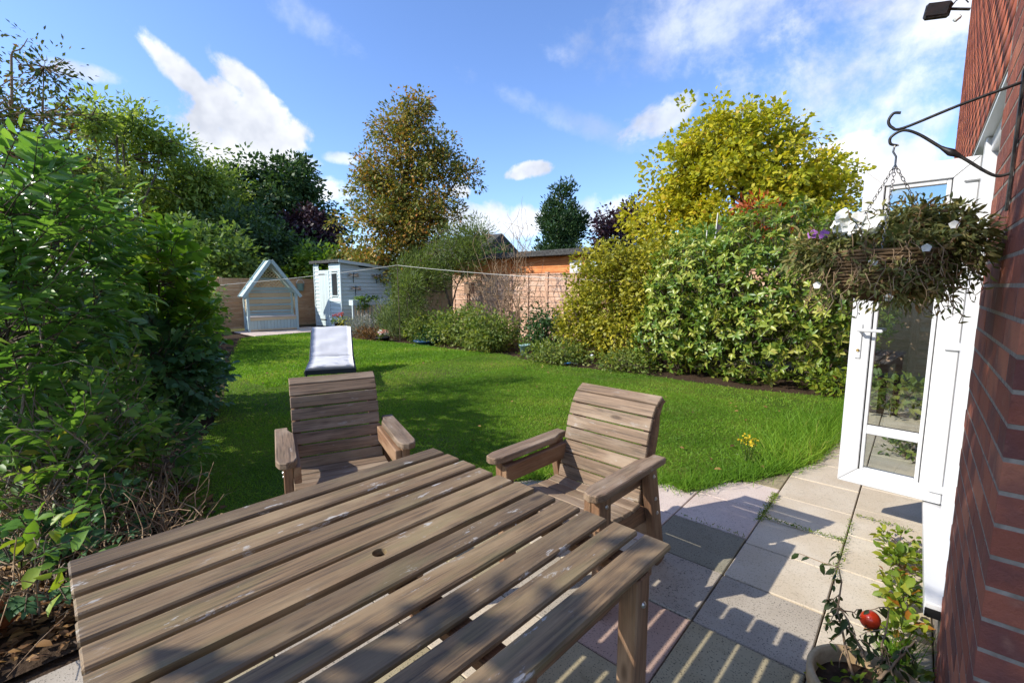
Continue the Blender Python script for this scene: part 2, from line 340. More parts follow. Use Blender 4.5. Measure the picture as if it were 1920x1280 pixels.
def place(shape, pos, d, nrm, L, wr):
    B, F = shape; x = d / (np.linalg.norm(d, axis=1)[:, None] + 1e-9)
    z = nrm - x * (nrm * x).sum(1)[:, None]; z /= np.linalg.norm(z, axis=1)[:, None] + 1e-9; y = np.cross(z, x)
    V = pos[:, None] + L[:, None, None] * (B[None, :, :1] * x[:, None] + B[None, :, 1:2] * wr * y[:, None] + B[None, :, 2:] * z[:, None])
    k = len(B); FF = (F[None] + (np.arange(len(pos)) * k)[:, None, None]).reshape(-1, F.shape[1])
    return V.reshape(-1, 3), FF, k
def clumps(lobes, nc, per, cr, L, rng, shell=.55, up=.55, droop=.15, out=.8, flat=1.0):
    """leaf positions in clumps spread through the outer part of ellipsoid lobes"""
    lb = np.asarray(lobes, float); wt = (lb[:, 3] * lb[:, 4] * lb[:, 5]) ** (2 / 3); wt /= wt.sum()
    idx = rng.choice(len(lb), nc, p=wt); u = rng.normal(0, 1, (nc, 3)); u /= np.linalg.norm(u, axis=1)[:, None]
    r = (shell + (1 - shell) * rng.random(nc)) * (1 + np.clip(rng.normal(0, .15, nc), -.3, .32))
    C = lb[idx, :3] + u * lb[idx, 3:6] * r[:, None]; keep = C[:, 2] > .05; C = C[keep]; u = u[keep]; nc = len(C)
    cs = rng.random(nc); n = nc * per; ci = np.repeat(np.arange(nc), per)
    off = rng.normal(0, 1, (n, 3)); off *= (rng.random(n) ** .4 / (np.linalg.norm(off, axis=1) + 1e-9) * 1.75 * cr * (0.6 + .8 * cs[ci]))[:, None]; off[:, 2] *= .75 * flat
    pos = C[ci] + off; pos[:, 2] = np.maximum(pos[:, 2], .02)
    d = off / (np.linalg.norm(off, axis=1)[:, None] + 1e-9) * out + u[ci] * .5 + rng.normal(0, .45, (n, 3)); d[:, 2] -= droop
    nrm = rng.normal(0, .5, (n, 3)) + u[ci] * .35; nrm[:, 2] += up
    ll = L * (0.65 + .7 * rng.random(n)); v = np.clip(.5 + (cs[ci] - .5) * .5 + rng.normal(0, .2, n), 0, 1)
    return pos, d, nrm, ll, v, C
def sprays(lobes, nc, per, tw, L, rng, shell=.55, whorl=False):
    """leaves set alternately along short twigs, or in whorls at their tips"""
    lb = np.asarray(lobes, float); wt = (lb[:, 3] * lb[:, 4] * lb[:, 5]) ** (2 / 3); wt /= wt.sum()
    idx = rng.choice(len(lb), nc, p=wt); u = rng.normal(0, 1, (nc, 3)); u /= np.linalg.norm(u, axis=1)[:, None]
    C = lb[idx, :3] + u * lb[idx, 3:6] * (shell + (1 - shell) * rng.random(nc))[:, None]; k = C[:, 2] > .1; C, u = C[k], u[k]; nc = len(C)
    T = u * .8 + rng.normal(0, .35, (nc, 3)); T[:, 2] += .35; T /= np.linalg.norm(T, axis=1)[:, None]; tl = tw * (.6 + .8 * rng.random(nc)); cs = rng.random(nc)
    S = np.cross(T, rng.normal(0, .35, (nc, 3)) + np.array([0, 0, 1.])); S /= np.linalg.norm(S, axis=1)[:, None] + 1e-9; N = np.cross(S, T); N *= np.sign(N[:, 2:3] + 1e-6)
    ci = np.repeat(np.arange(nc), per); j = np.tile(np.arange(per), nc); n = len(ci); f = (j + .5 + rng.uniform(-.2, .2, n)) / per
    if whorl:
        a = j * 2 * np.pi / per + rng.uniform(-.3, .3, n); f = .75 + .25 * rng.random(n); side = S[ci] * np.cos(a)[:, None] + N[ci] * np.sin(a)[:, None]
        d = side + T[ci] * rng.uniform(-.1, 1.3, n)[:, None]; nrm = T[ci] - side * .3 + rng.normal(0, .15, (n, 3))
    else:
        sg = np.where(j % 2 == 0, 1., -1.)[:, None]; last = (j == per - 1)[:, None]; d = np.where(last, T[ci], S[ci] * sg * .85 + T[ci] * .6); nrm = N[ci] + rng.normal(0, .22, (n, 3)) - T[ci] * .1
    d = d + rng.normal(0, .14, (n, 3)); d[:, 2] -= .22
    pos = C[ci] + T[ci] * (tl[ci] * f)[:, None]; pos[:, 2] = np.maximum(pos[:, 2], .03)
    ll = L * (.6 + .55 * rng.random(n)) * (1.05 - .35 * (f if not whorl else 0)); v = np.clip(.45 + (cs[ci] - .5) * .6 + .22 * (f - .5) + rng.normal(0, .14, n), 0, 1)
    lines = [(np.array([C[i] - T[i] * tl[i] * .5 - np.array([0, 0, .03]), C[i], C[i] + T[i] * tl[i] * .55, C[i] + T[i] * tl[i]]), [.004, .0034, .0026, .0016]) for i in range(nc)]
    return pos, d, nrm, ll, v, C, lines
CAMP = np.array([0, 0, 1.5]); FWD = np.array([-.664, .7477, 0])
def foliage(parent, name, data, wr, m, shape=QUAD, single=0, part='leaf', kind=None):
    """joins leaves into one part; the 'single' nearest of them become objects of their own"""
    pos, d, nrm, L, v = data[:5]
    if single:
        world = pos + np.array(parent.location); dist = np.linalg.norm(world - CAMP, axis=1) / np.maximum(L, .01)
        dist[(world - CAMP) @ FWD < .6] = 1e9
        near = np.argsort(dist)[:single]; mask = np.ones(len(pos), bool); mask[near] = False
        protos = []
        for q in (.08, .35, .6, .85, 1.0):
            B, F = shape; vv = B.copy(); vv[:, 1] *= wr
            protos.append(npmesh(part, vv, F, m, np.full(len(B), q), True))
        for i in near:
            x = d[i] / np.linalg.norm(d[i]); z = nrm[i] - x * (nrm[i] @ x); z /= np.linalg.norm(z) + 1e-9; y = np.cross(z, x)
            o = new(part, protos[min(4, int(v[i] * 5))], parent)
            mx = Matrix((Vector(x) * L[i], Vector(y) * L[i], Vector(z) * L[i])).transposed().to_4x4(); mx.translation = pos[i]; o.matrix_basis = mx
        pos, d, nrm, L, v = pos[mask], d[mask], nrm[mask], L[mask], v[mask]
        kind = 'stuff'
    V, F, k = place(shape, pos, d, nrm, L, wr)
    return new(name, npmesh(name, V, F, m, np.repeat(v, k), shape is LEAF), parent, None, kind)

def branches(base, lobes, C, rng, r0, ntw=60, lean=(0, 0), wob=.05, r_tw=.012):
    """trunk with limbs to every lobe, and twigs out to some leaf clumps"""
    lb = np.asarray(lobes, float); ctr = lb[:, :3].mean(0); b = np.array([base[0], base[1], base[2] if len(base) > 2 else 0.])
    top = np.array([ctr[0], ctr[1], lb[:, 2].max()]); trunk = wobble(b, top, 9, wob, rng); h = top[2] - b[2]
    T = [(trunk, np.linspace(r0, r0 * .25, 9))]; limbs = []
    for l in lb:
        s = trunk[rng.integers(2, 6)]; P = wobble(s, l[:3], 7, wob * 1.4, rng); P[3:, 2] += .02 * h
        limbs.append((P, np.linspace(r0 * .5, r0 * .14, 7)))
    tw = []
    if len(C):
        ends = np.concatenate([p for p, _ in limbs] + [trunk[4:]])
        for i in rng.choice(len(C), min(ntw, len(C)), replace=False):
            j = np.argmin(np.linalg.norm(ends - C[i], axis=1)); tw.append((wobble(ends[j], C[i], 5, .1, rng), np.linspace(r_tw * 1.6, r_tw * .5, 5)))
    return T, limbs, tw
def tree(name, label, cat, base, lobes, nc, per, cr, L, wr, m, r0, seed, shape=QUAD, group=None, ntw=80, crown='crown', shell=.55, up=.55, droop=.15, single=0, wood_m=None, r_tw=.012, trunk_name='trunk', out=.8, flat=1.0, spray=0, whorl=False):
    rng = np.random.default_rng(seed); t = thing(name, label, cat, (base[0], base[1], 0), 0, group)
    lb = [(a[0] - base[0], a[1] - base[1], *a[2:]) for a in lobes]
    data = sprays(lb, nc, per, spray, L, rng, shell, whorl) if spray else clumps(lb, nc, per, cr, L, rng, shell, up, droop, out, flat); C = data[5]
    foliage(t, crown, data, wr, m, shape, single)
    T, limbs, tw = branches((0, 0, 0), lb, C, rng, r0, ntw, r_tw=r_tw)
    wm = wood_m or M['bark']
    if spray: tw = tw + data[6]
    new(trunk_name, tubes_mesh(trunk_name, T, wm, 8), t); new('limbs', tubes_mesh('limbs', limbs + tw, wm, 5), t)
    return t
def lathe(name, prof, m, parent=None, seg=24):
    V = []; F = []
    for r, z in prof:
        for k in range(seg): V.append((r * math.cos(2 * math.pi * k / seg), r * math.sin(2 * math.pi * k / seg), z))
    for i in range(len(prof) - 1):
        for k in range(seg): F.append((i * seg + k, i * seg + (k + 1) % seg, (i + 1) * seg + (k + 1) % seg, (i + 1) * seg + k))
    return new(name, npmesh(name, V, F, m, smooth=True), parent)
def poly_mesh(name, pts, z, m):
    bm = bmesh.new(); f = bm.faces.new([bm.verts.new((x, y, z)) for x, y in pts]); f.normal_update()
    if f.normal.z < 0: f.normal_flip()
    bmesh.ops.triangulate(bm, faces=bm.faces[:]); me = bpy.data.meshes.new(name); bm.to_mesh(me); bm.free(); me.materials.append(m)
    return me
def inside(P, poly):
    x, y = P[:, 0], P[:, 1]; r = np.zeros(len(P), bool); j = len(poly) - 1
    for i in range(len(poly)):
        xi, yi = poly[i]; xj, yj = poly[j]
        c = ((yi > y) != (yj > y)) & (x < (xj - xi) * (y - yi) / (yj - yi + 1e-12) + xi); r ^= c; j = i
    return r

# ------------------------------------------------------------------ ground, beds, lawn, patio
o = new('ground', poly_mesh('ground', [(-400, -400), (400, -400), (400, 400), (-400, 400)], -.05, M['ground'])); o['kind'] = 'structure'
LAWN = [(-.50, 7.35), (-.47, 6.2), (-.49, 5.2), (-.55, 4.5), (-.70, 4.05), (-.86, 3.72), (-1.0, 3.58), (-1.08, 3.35), (-1.16, 3.2), (-1.30, 3.27), (-1.48, 3.10), (-1.8, 2.88), (-2.15, 2.62), (-2.42, 2.2),
        (-2.58, 1.6), (-2.72, .85), (-3.0, .62), (-3.8, .72), (-4.7, 1.05), (-5.5, 1.4), (-7, 1.95), (-8.75, 2.5), (-11, 3.3), (-14.3, 4.55), (-14.4, 6.4), (-13.2, 6.9), (-11.5, 6.55),
        (-10.5, 6.75), (-9.4, 7.0), (-8, 6.95), (-6.6, 7.25), (-6.0, 7.0), (-5, 6.85), (-3.5, 7.1), (-1.8, 7.05), (-.9, 7.3)]
o = new('lawn', poly_mesh('lawn', LAWN, .015, M['lawn'])); o['kind'] = 'structure'
o = new('flower_bed', poly_mesh('flower_bed', [(-17.3, 6.2), (-14.4, 6.2), (-13.2, 6.6), (-8, 6.6), (0.1, 6.8), (0.1, 9.7), (-17.3, 9.7)], 0.0, M['soil'])); o['kind'] = 'structure'
o = new('flower_bed', poly_mesh('flower_bed', [(-2.45, -2.2), (-2.5, .25), (-2.75, .95), (-4.7, 1.25), (-8.75, 2.7), (-14.6, 4.8), (-17.3, 5.0), (-17.3, -2.2)], 0.0, M['soil'])); o['kind'] = 'structure'

rs = random.Random(4)
patio = new('patio', poly_mesh('patio', [(-2.62, -2.0), (.17, -2.0), (.17, 8.2), (-.75, 8.2), (-.75, 4.3), (-1.3, 3.5), (-2.62, 2.9)], -.022, M['soil'])); patio['kind'] = 'structure'
colX = [.165, -.208, -.651, -1.095, -1.539, -1.983, -2.427]
special = {(2, 2): 'green', (2, 1): 'grey', (2, 0): 'pink', (1, 0): 'buff', (1, 1): 'grey', (3, 3): 'palepink', (2, 3): 'palepink', (3, 2): 'palepink', (3, 0): 'grey', (4, 2): 'palepink', (2, 4): 'palepink'}
for ci in range(6):
    xa, xb = colX[ci + 1], colX[ci]
    rows = [1.512 + .444 * k for k in range(-8, 15)]
    if ci == 1: rows = [1.512 + .444 * k for k in range(-8, 3)] + [2.80, 3.18, 3.61] + [4.055 + .444 * k for k in range(9)]
    if ci == 0: rows = [y + .02 for y in rows]
    for a, b in zip(rows[:-1], rows[1:]):
        lim = 8.1 if ci <= 1 else (4.3, 3.9, 3.4, 3.2)[ci - 2]
        if b > lim or a < -2: continue
        k = round((a - 1.512) / .444)
        c = special.get((ci, k)) or ('beige' if (ci <= 1 and k > 0) else rs.choice(['grey', 'beige', 'buff', 'grey']))
        g = .0035
        s = block(patio, 'paving_slab', xa + g, xb - g, a + g, b - g, -.04, 0, M['slab_' + c], .004)
        s.location.z += rs.uniform(-.003, .002); s.rotation_euler = (rs.uniform(-.004, .004), rs.uniform(-.004, .004), rs.uniform(-.004, .004))
ap = new('arbour_paving', poly_mesh('arbour_paving', [(-16.6, 4.9), (-14.5, 4.9), (-14.4, 7.3), (-16.6, 7.5)], .012, M['soil'])); ap['kind'] = 'structure'
for i in range(3):
    for j in range(4):
        block(ap, 'paving_slab', -16.3 + .62 * i, -15.7 + .62 * i, 4.95 + .62 * j, 5.55 + .62 * j, -.02, .03, M['slab_palepink'], .004)

# grass blades (uncountable: stuff)
def blades(name, P, h, wd, rng, lean=.5, m=None, label=None, vmul=1.0):
    n = len(P); d = rng.normal(0, 1, (n, 3)) * lean; d[:, 2] = 1; hh = h * (0.5 + rng.random(n))
    side = rng.normal(0, 1, (n, 3)); side[:, 2] = 0
    B = np.array([[0, -.5, 0], [0, .5, 0], [.62, .28, 0], [1, 0, 0], [.62, -.28, 0]]); pos = np.column_stack([P, np.full(n, .012)])
    x = d / np.linalg.norm(d, axis=1)[:, None]; y = np.cross(side, x); y /= np.linalg.norm(y, axis=1)[:, None]; zc = np.cross(x, y)
    bend = rng.random(n) * .45
    V = pos[:, None] + hh[:, None, None] * (B[None, :, :1] * x[:, None] + (bend[:, None] * B[None, :, 0] ** 2)[..., None] * zc[:, None]) + wd * B[None, :, 1:2] * y[:, None]
    V[:, :, 2] = np.maximum(V[:, :, 2], .004)
    F = (np.array([[0, 1, 2, 4]])[None] + (np.arange(n) * 5)[:, None, None]).reshape(-1, 4); F2 = (np.array([[4, 2, 3, 3]])[None] + (np.arange(n) * 5)[:, None, None]).reshape(-1, 4)[:, :3]
    pt = np.sin(P[:, 0] * 1.9 + np.cos(P[:, 1] * 1.3) * 2) + .8 * np.sin(P[:, 0] * 4.3 - P[:, 1] * 3.1 + 2 * np.sin(P[:, 1] * 2.2)); v = np.clip(.46 * vmul + .16 * pt + rng.normal(0, .17, n), 0, 1)
    Vf = V.reshape(-1, 3); tri = np.concatenate([F[:, [0, 1, 2]], F[:, [0, 2, 3]], F2])
    o = new(name, npmesh(name, Vf, tri, m or LM['grass'], np.repeat(v, 5))); o['kind'] = 'stuff'
    return tag(o, label or 'short green mown grass blades covering the lawn', 'grass')
rng = np.random.default_rng(11)
def scat(n, x0, x1, y0, y1, grow=0.0):
    P = np.column_stack([rng.uniform(x0, x1, n), rng.uniform(y0, y1, n)])
    return P[inside(P + rng.normal(0, .035 + grow, P.shape), LAWN)]
near = scat(160000, -5.5, -.4, .6, 6.2); mid = scat(90000, -9.5, -.4, 1.5, 7.4); far = scat(70000, -14.4, -7, 2.5, 7.2)
blades('grass', near, .027, .0048, rng, 1.1)
blades('grass', mid, .030, .008, rng, 1.1)
blades('grass', far, .04, .014, rng, 1.1)
edge = []
for (a, b) in zip(LAWN[:15], LAWN[1:16]):
    n = int(900 * math.dist(a, b)); t = rng.random(n)[:, None]; P = np.array(a) * (1 - t) + np.array(b) * t
    edge.append(P + rng.normal(0, .055, P.shape) + np.array([-.05, .03]))
E_ = np.concatenate(edge); blades('long_grass', E_, .085, .0045, rng, .85, label='longer uncut grass fringing the lawn along the paving')
tuft = np.column_stack([rng.normal(-.72, .16, 2600), rng.normal(4.9, .75, 2600)]); tuft = tuft[inside(tuft, LAWN)]
blades('long_grass', tuft, .17, .005, rng, .7, label='tall tussocky grass beside the paved path near the door', vmul=1.15)

# ------------------------------------------------------------------ the house
house = thing('brick_house', 'red brick house wall with white framed glass doorway', 'house', (0, 0, 0))
WX, Y0, JB, YF, TOP = .165, 1.42, 2.35, 7.0, 5.3
OP1, HEAD = 4.60, 2.23
block(house, 'wall', WX + .0012, WX + .30, Y0 + .0012, JB - .004, -.05, TOP, M['mortar'], 0)
block(house, 'wall', WX + .0012, WX + .30, JB - .004, OP1, HEAD + .012, TOP, M['mortar'], 0)
block(house, 'wall', WX + .0012, WX + .30, OP1, YF - .012, -.05, TOP, M['mortar'], 0)
block(house, 'wall', WX + .30, 4.5, Y0 + .0012, Y0 + .30, -.05, TOP, M['mortar'], 0)
block(house, 'wall', WX + .30, 4.5, YF - .3, YF - .012, -.05, TOP, M['mortar'], 0)
block(house, 'wall', WX + .0012, WX + .30, JB, OP1, -.05, .196, M['mortar'], 0)
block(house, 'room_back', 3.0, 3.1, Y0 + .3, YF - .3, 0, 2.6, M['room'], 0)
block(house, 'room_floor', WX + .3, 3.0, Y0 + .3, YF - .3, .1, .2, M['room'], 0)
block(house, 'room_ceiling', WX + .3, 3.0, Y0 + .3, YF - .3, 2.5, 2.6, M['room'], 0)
block(house, 'soffit', WX + .004, WX + .25, JB + .004, OP1 - .004, HEAD - .006, HEAD + .011, M['whitepot'], 0)
# bricks: 215 x 102 x 65 with 10 mm joints; those of the near pier are objects, the far field is joined
def brick_mesh(l, dep, m): return box_mesh(l, dep, .065, .0012, m)
rb = random.Random(2)
def brick_y(y0, y1, z):       # on the garden face, running along Y
    if y1 - y0 < .03: return
    o = new('brick', brick_mesh(y1 - y0, .10, M['brick']), house); o.location = (WX + .05 + rb.uniform(-.0004, .0004), (y0 + y1) / 2, z); o.rotation_euler = (0, 0, R(90))
def brick_x(x0, x1, z):       # on the end face, running along X
    if x1 - x0 < .03: return
    o = new('brick', brick_mesh(x1 - x0, .10, M['brick']), house); o.location = ((x0 + x1) / 2, Y0 + .05 + rb.uniform(-.0004, .0004), z)
nb = 0
for c in range(0, 33):
    z = .0375 + .075 * c
    if c % 2 == 0:
        y = Y0
        while y < JB - .02: brick_y(y, min(y + .215, JB), z); y += .225
        x = WX + .11
    else:
        y = Y0 + .1125
        while y < JB - .02: brick_y(y, min(y + .215, JB), z); y += .225
        x = WX
    for k in range(2): brick_x(x, x + .215, z); x += .225
V, F, vv = [], [], []
def far_brick(x0, x1, y0, y1, z0, z1):
    if y1 - y0 < .02 or x1 - x0 < .02: return
    b = len(V); V.extend([(x, y, z) for z in (z0, z1) for y in (y0, y1) for x in (x0, x1)]); q = rb.random(); vv.extend([q] * 8)
    F.extend([(b + i for i in f) for f in ((0, 1, 5, 4), (1, 3, 7, 5), (3, 2, 6, 7), (2, 0, 4, 6), (4, 5, 7, 6), (0, 2, 3, 1))])
for c in range(0, int(TOP / .075)):
    z0 = .005 + .075 * c; y = Y0 + (0 if c % 2 == 0 else -.1125)
    while y < YF:
        a, b = max(y, Y0), min(y + .215, YF); dx = rb.uniform(-.0005, .0005)
        segs = [(a, b)]
        if c < 33: segs = [(max(a, OP1), b)] if c * .075 < HEAD else [(max(a, JB), b)]
        for a2, b2 in segs: far_brick(WX + dx, WX + .1, a2, b2, z0, z0 + .065)
        y += .225
    x = WX + .11 + (.45 if c < 33 else 0) + (0 if c % 2 == 0 else -.11 + 0)
    while x < 4.4: far_brick(x, x + .215, Y0 + rb.uniform(-.0005, .0005), Y0 + .1, z0, z0 + .065); x += .225
F = [tuple(f) for f in F]
new('brickwork', npmesh('brickwork', V, F, M['brickwall'], vv), house, None, 'stuff')
block(house, 'door_sill', .115, .30, JB - .02, OP1 - .01, .20, .262, M['upvc'], .004)
block(house, 'sill_end_cap', .117, .165, JB - .026, JB - .0205, .205, .24, M['gasket'], 0)
# white frame of the glazed doorway
FX0, FX1 = .187, .255
fr = block(house, 'door_frame', FX0, FX1, 3.30, 3.40, .262, HEAD - .008, M['upvc'], .005)
for (a, b) in ((2.355, 2.42), (4.53, 4.595)): block(house, 'door_frame', FX0 + .02, FX1, a, b, .262, HEAD - .008, M['upvc'], .005)
block(house, 'door_frame', FX0 + .02, FX1, 2.42, 3.30, 2.15, HEAD - .008, M['upvc'], .004); block(house, 'door_frame', FX0 + .02, FX1, 2.42, 3.30, .262, .34, M['upvc'], .004)
block(house, 'door_frame', FX0 + .02, FX1, 3.40, 4.53, 2.17, HEAD - .008, M['upvc'], .004)
block(house, 'window_pane', .232, .240, 2.42, 3.30, .34, 2.15, M['glass'], 0)
def leaf_door(parent_name, hinge, ang, label):
    """a glazed leaf, built hinge at 0 running along local -X, outer face towards local -Y"""
    d = new(parent_name, None, house); d.location = hinge; d.rotation_euler = (0, 0, ang); d['label'] = label
    Wd, z0, z1, T = .482, .275, 2.165, .06
    def bx(n, xa, xb, za, zb, ya, yb, m, bev=.004): return block(d, n, -xb, -xa, ya, yb, za, zb, m, bev)
    st = .098
    def mitre(n, pts):
        bm = bmesh.new(); a = [bm.verts.new((-x, 0, z)) for x, z in pts]; f = bm.faces.new(a); q = bmesh.ops.extrude_face_region(bm, geom=[f])
        for v in [g for g in q['geom'] if isinstance(g, bmesh.types.BMVert)]: v.co.y += T
        bmesh.ops.recalc_face_normals(bm, faces=bm.faces[:]); bmesh.ops.bevel(bm, geom=bm.edges[:], offset=.003, segments=2, affect='EDGES')
        me = bpy.data.meshes.new(n); bm.to_mesh(me); bm.free(); me.materials.append(M['upvc']); return new(n, me, d)
    e = .0006
    mitre('stile', [(0, z0 + e), (0, z1 - e), (st, z1 - st - e), (st, z0 + st + e)]); mitre('stile', [(Wd, z0 + e), (Wd, z1 - e), (Wd - st, z1 - st - e), (Wd - st, z0 + st + e)])
    mitre('rail', [(e, z0), (Wd - e, z0), (Wd - st - e, z0 + st), (st + e, z0 + st)]); mitre('rail', [(e, z1), (Wd - e, z1), (Wd - st - e, z1 - st), (st + e, z1 - st)])
    gx0, gx1, gz0, gz1 = st, Wd - st, z0 + st, z1 - st; bd = .024
    for a, b, zc, ze in ((gx0, gx0 + .004, gz0, gz1), (gx1 - .004, gx1, gz0, gz1)): bx('gasket', a, b, zc, ze, .008, .05, M['gasket'], 0)
    for a, b in ((gx0 + .004, gx0 + bd), (gx1 - bd, gx1 - .004)): bx('glazing_bead', a, b, gz0, gz1, .012, .05, M['upvc'], .003)
    for a, b in ((gz0, gz0 + .012), (gz1 - bd, gz1), (.60, .655)): bx('glazing_bar' if b < 1 and a > .5 else 'glazing_bead', gx0 + bd, gx1 - bd, a, b, .012, .05, M['upvc'], .003)
    bx('pane', gx0 + bd, gx1 - bd, .655, gz1 - bd, .026, .032, M['glass'], 0); bx('pane', gx0 + bd, gx1 - bd, gz0 + .012, .60, .026, .032, M['glass'], 0)
    for a, b, zc, ze in ((.652, .658, 0, 0), (.597, .603, 0, 0)): bx('gasket', gx0 + bd, gx1 - bd, a, b, .0235, .0345, M['gasket'], 0)
    bx('lock_strip', Wd, Wd + .003, z0 + .05, z1 - .05, .018, .040, M['lockstrip'], 0); bx('seal', Wd - .004, Wd + .004, z0 + .01, z1 - .01, T, T + .008, M['gasket'], 0)
    hx = Wd - .045
    for sgn, yy in ((-1, -.008), (1, T)):
        pl = bx('handle_plate', hx - .014, hx + .014, 1.06, 1.27, min(yy, yy + .008), max(yy, yy + .008), M['upvc'], .004)
        y1 = yy + (-.045 if sgn < 0 else .053)
        board(d, 'lever', (-hx, yy + .004, 1.235), (-hx, y1, 1.235), .016, .016, M['upvc'], bev=.004)
        board(d, 'lever', (-hx - .006, y1, 1.235), (-hx + .115, y1, 1.235), .014, .018, M['upvc'], bev=.005)
    c = lathe('keyhole', [(.0085, 0), (.0085, .004), (.003, .005), (.003, .001)], M['brass'], d, 12); c.location = (-hx, -.0085, 1.11); c.rotation_euler = (R(90), 0, 0)
    for zc in (.36, 1.17, 2.06):
        bx('hinge', -.035, .06, zc - .022, zc + .022, -.016, -.0005, M['upvc'], .009); bx('hinge', -.05, -.008, zc - .055, zc - .024, -.012, .012, M['upvc'], .006)
    return d
leaf_door('door', (.186, 3.425, 0), R(-4), 'white glazed door leaf standing open at right angles')
leaf_door('door', (FX0 + .035, 4.52, 0), R(90), 'white glazed door leaf, closed')
# roof edge above
block(house, 'roof', .05, 4.8, Y0 - .3, YF + .3, TOP, TOP + .15, M['roof'], .02)

# floodlight at the far corner
fl = thing('floodlight', 'small black floodlight on the far top corner of the brick house', 'floodlight', (.14, 6.93, 4.34))
board(fl, 'bracket', (.02, .0, -.02), (-.13, -.02, .03), .03, .02, M['iron']); new('cable', tubes_mesh('cable', [([(0, 0, .05), (-.05, -.02, .12), (-.1, -.03, .09), (-.14, -.03, .03)], [.006] * 4)], M['iron'], 6), fl)
board(fl, 'sensor', (-.05, -.02, -.06), (-.10, -.03, -.10), .05, .05, M['whitepot'], bev=.012)
b = board(fl, 'lamp_housing', (-.13, -.02, .03), (-.34, -.05, .06), .13, .15, M['iron'], up=(0, -.5, 1), bev=.02)
board(fl, 'lens', (-.15, -.095, .025), (-.32, -.125, .05), .002, .11, M['darkglass'], up=(0, -.5, 1), bev=0)

# ------------------------------------------------------------------ table and chairs
tb = thing('garden_table', 'square weathered slatted wooden garden table with parasol hole', 'table', (-1.098, .664, 0), R(-2.3))
SW, PIT, SLn = .0865, .1083, 1.243
rt = random.Random(8)
def slat_hole():
    l, w, t, r = SLn, SW, .020, .021; n = 24; bm = bmesh.new(); rings = []
    for z in (t / 2, -t / 2):
        ci, sq = [], []
        for k in range(n):
            a = 2 * math.pi * k / n; c, s = math.cos(a), math.sin(a); q = (w / 2) / max(abs(c), abs(s))
            ci.append(bm.verts.new((r * c, r * s, z))); sq.append(bm.verts.new((q * c, q * s, z)))
        rings.append((ci, sq))
    for k in range(n):
        k2 = (k + 1) % n
        bm.faces.new((rings[0][0][k], rings[0][1][k], rings[0][1][k2], rings[0][0][k2])); bm.faces.new((rings[1][0][k2], rings[1][1][k2], rings[1][1][k], rings[1][0][k]))
        bm.faces.new((rings[0][0][k2], rings[1][0][k2], rings[1][0][k], rings[0][0][k])); bm.faces.new((rings[0][1][k], rings[1][1][k], rings[1][1][k2], rings[0][1][k2]))
    for s in (-1, 1):
        g = bmesh.ops.create_cube(bm, size=1)['verts']; L2 = l / 2 - w / 2 + .0
        for v in g: v.co = (v.co.x * L2 + s * (w / 2 + L2 / 2), v.co.y * w, v.co.z * t)
    me = bpy.data.meshes.new('slat'); bm.to_mesh(me); bm.free(); me.materials.append(M['table']); return me
for i in range(11):
    x = -.594 + SW / 2 + PIT * i - .0012 + .5 * (1.1885 - (10 * PIT + SW)); x = -5 * PIT + PIT * i
    if i == 5:
        o = new('slat', slat_hole(), tb); o.location = (x, 0, .730); o.rotation_euler = (0, 0, R(90))
    else:
        e = rt.uniform(-.004, .004); zz = .730 + rt.uniform(-.0015, .0015)
        board(tb, 'slat', (x + rt.uniform(-.001, .001), -SLn / 2 + e, zz), (x + rt.uniform(-.001, .001), SLn / 2 + e, zz), SW + rt.uniform(-.001, .001), .020, M['table'], bev=.005)
for y in (-.50, 0, .50): board(tb, 'batten', (-.57, y, .695), (.57, y, .695), .07, .035, M['chairleg'])
for x in (-.515, .515): board(tb, 'apron', (x, -.50, .665), (x, .50, .665), .022, .085, M['chairleg'])
for x in (-.55, .55):
    for y in (-.47, .47):
        board(tb, 'leg', (x, y, 0), (x, y, .705), .070, .058, M['chairleg'], up=(1, 0, 0))
        bo = lathe('bolt', [(0, .006), (.007, .005), (.010, 0)], M['steel'], tb, 10); bo.location = (x + (.0295 if x > 0 else -.0295), y, .625); bo.rotation_euler = (0, R(90 if x > 0 else -90), 0)
board(tb, 'stretcher', (-.55, -.47, .22), (-.55, .47, .22), .06, .03, M['chairleg'], up=(1, 0, 0)); board(tb, 'stretcher', (.55, -.47, .22), (.55, .47, .22), .06, .03, M['chairleg'], up=(1, 0, 0))

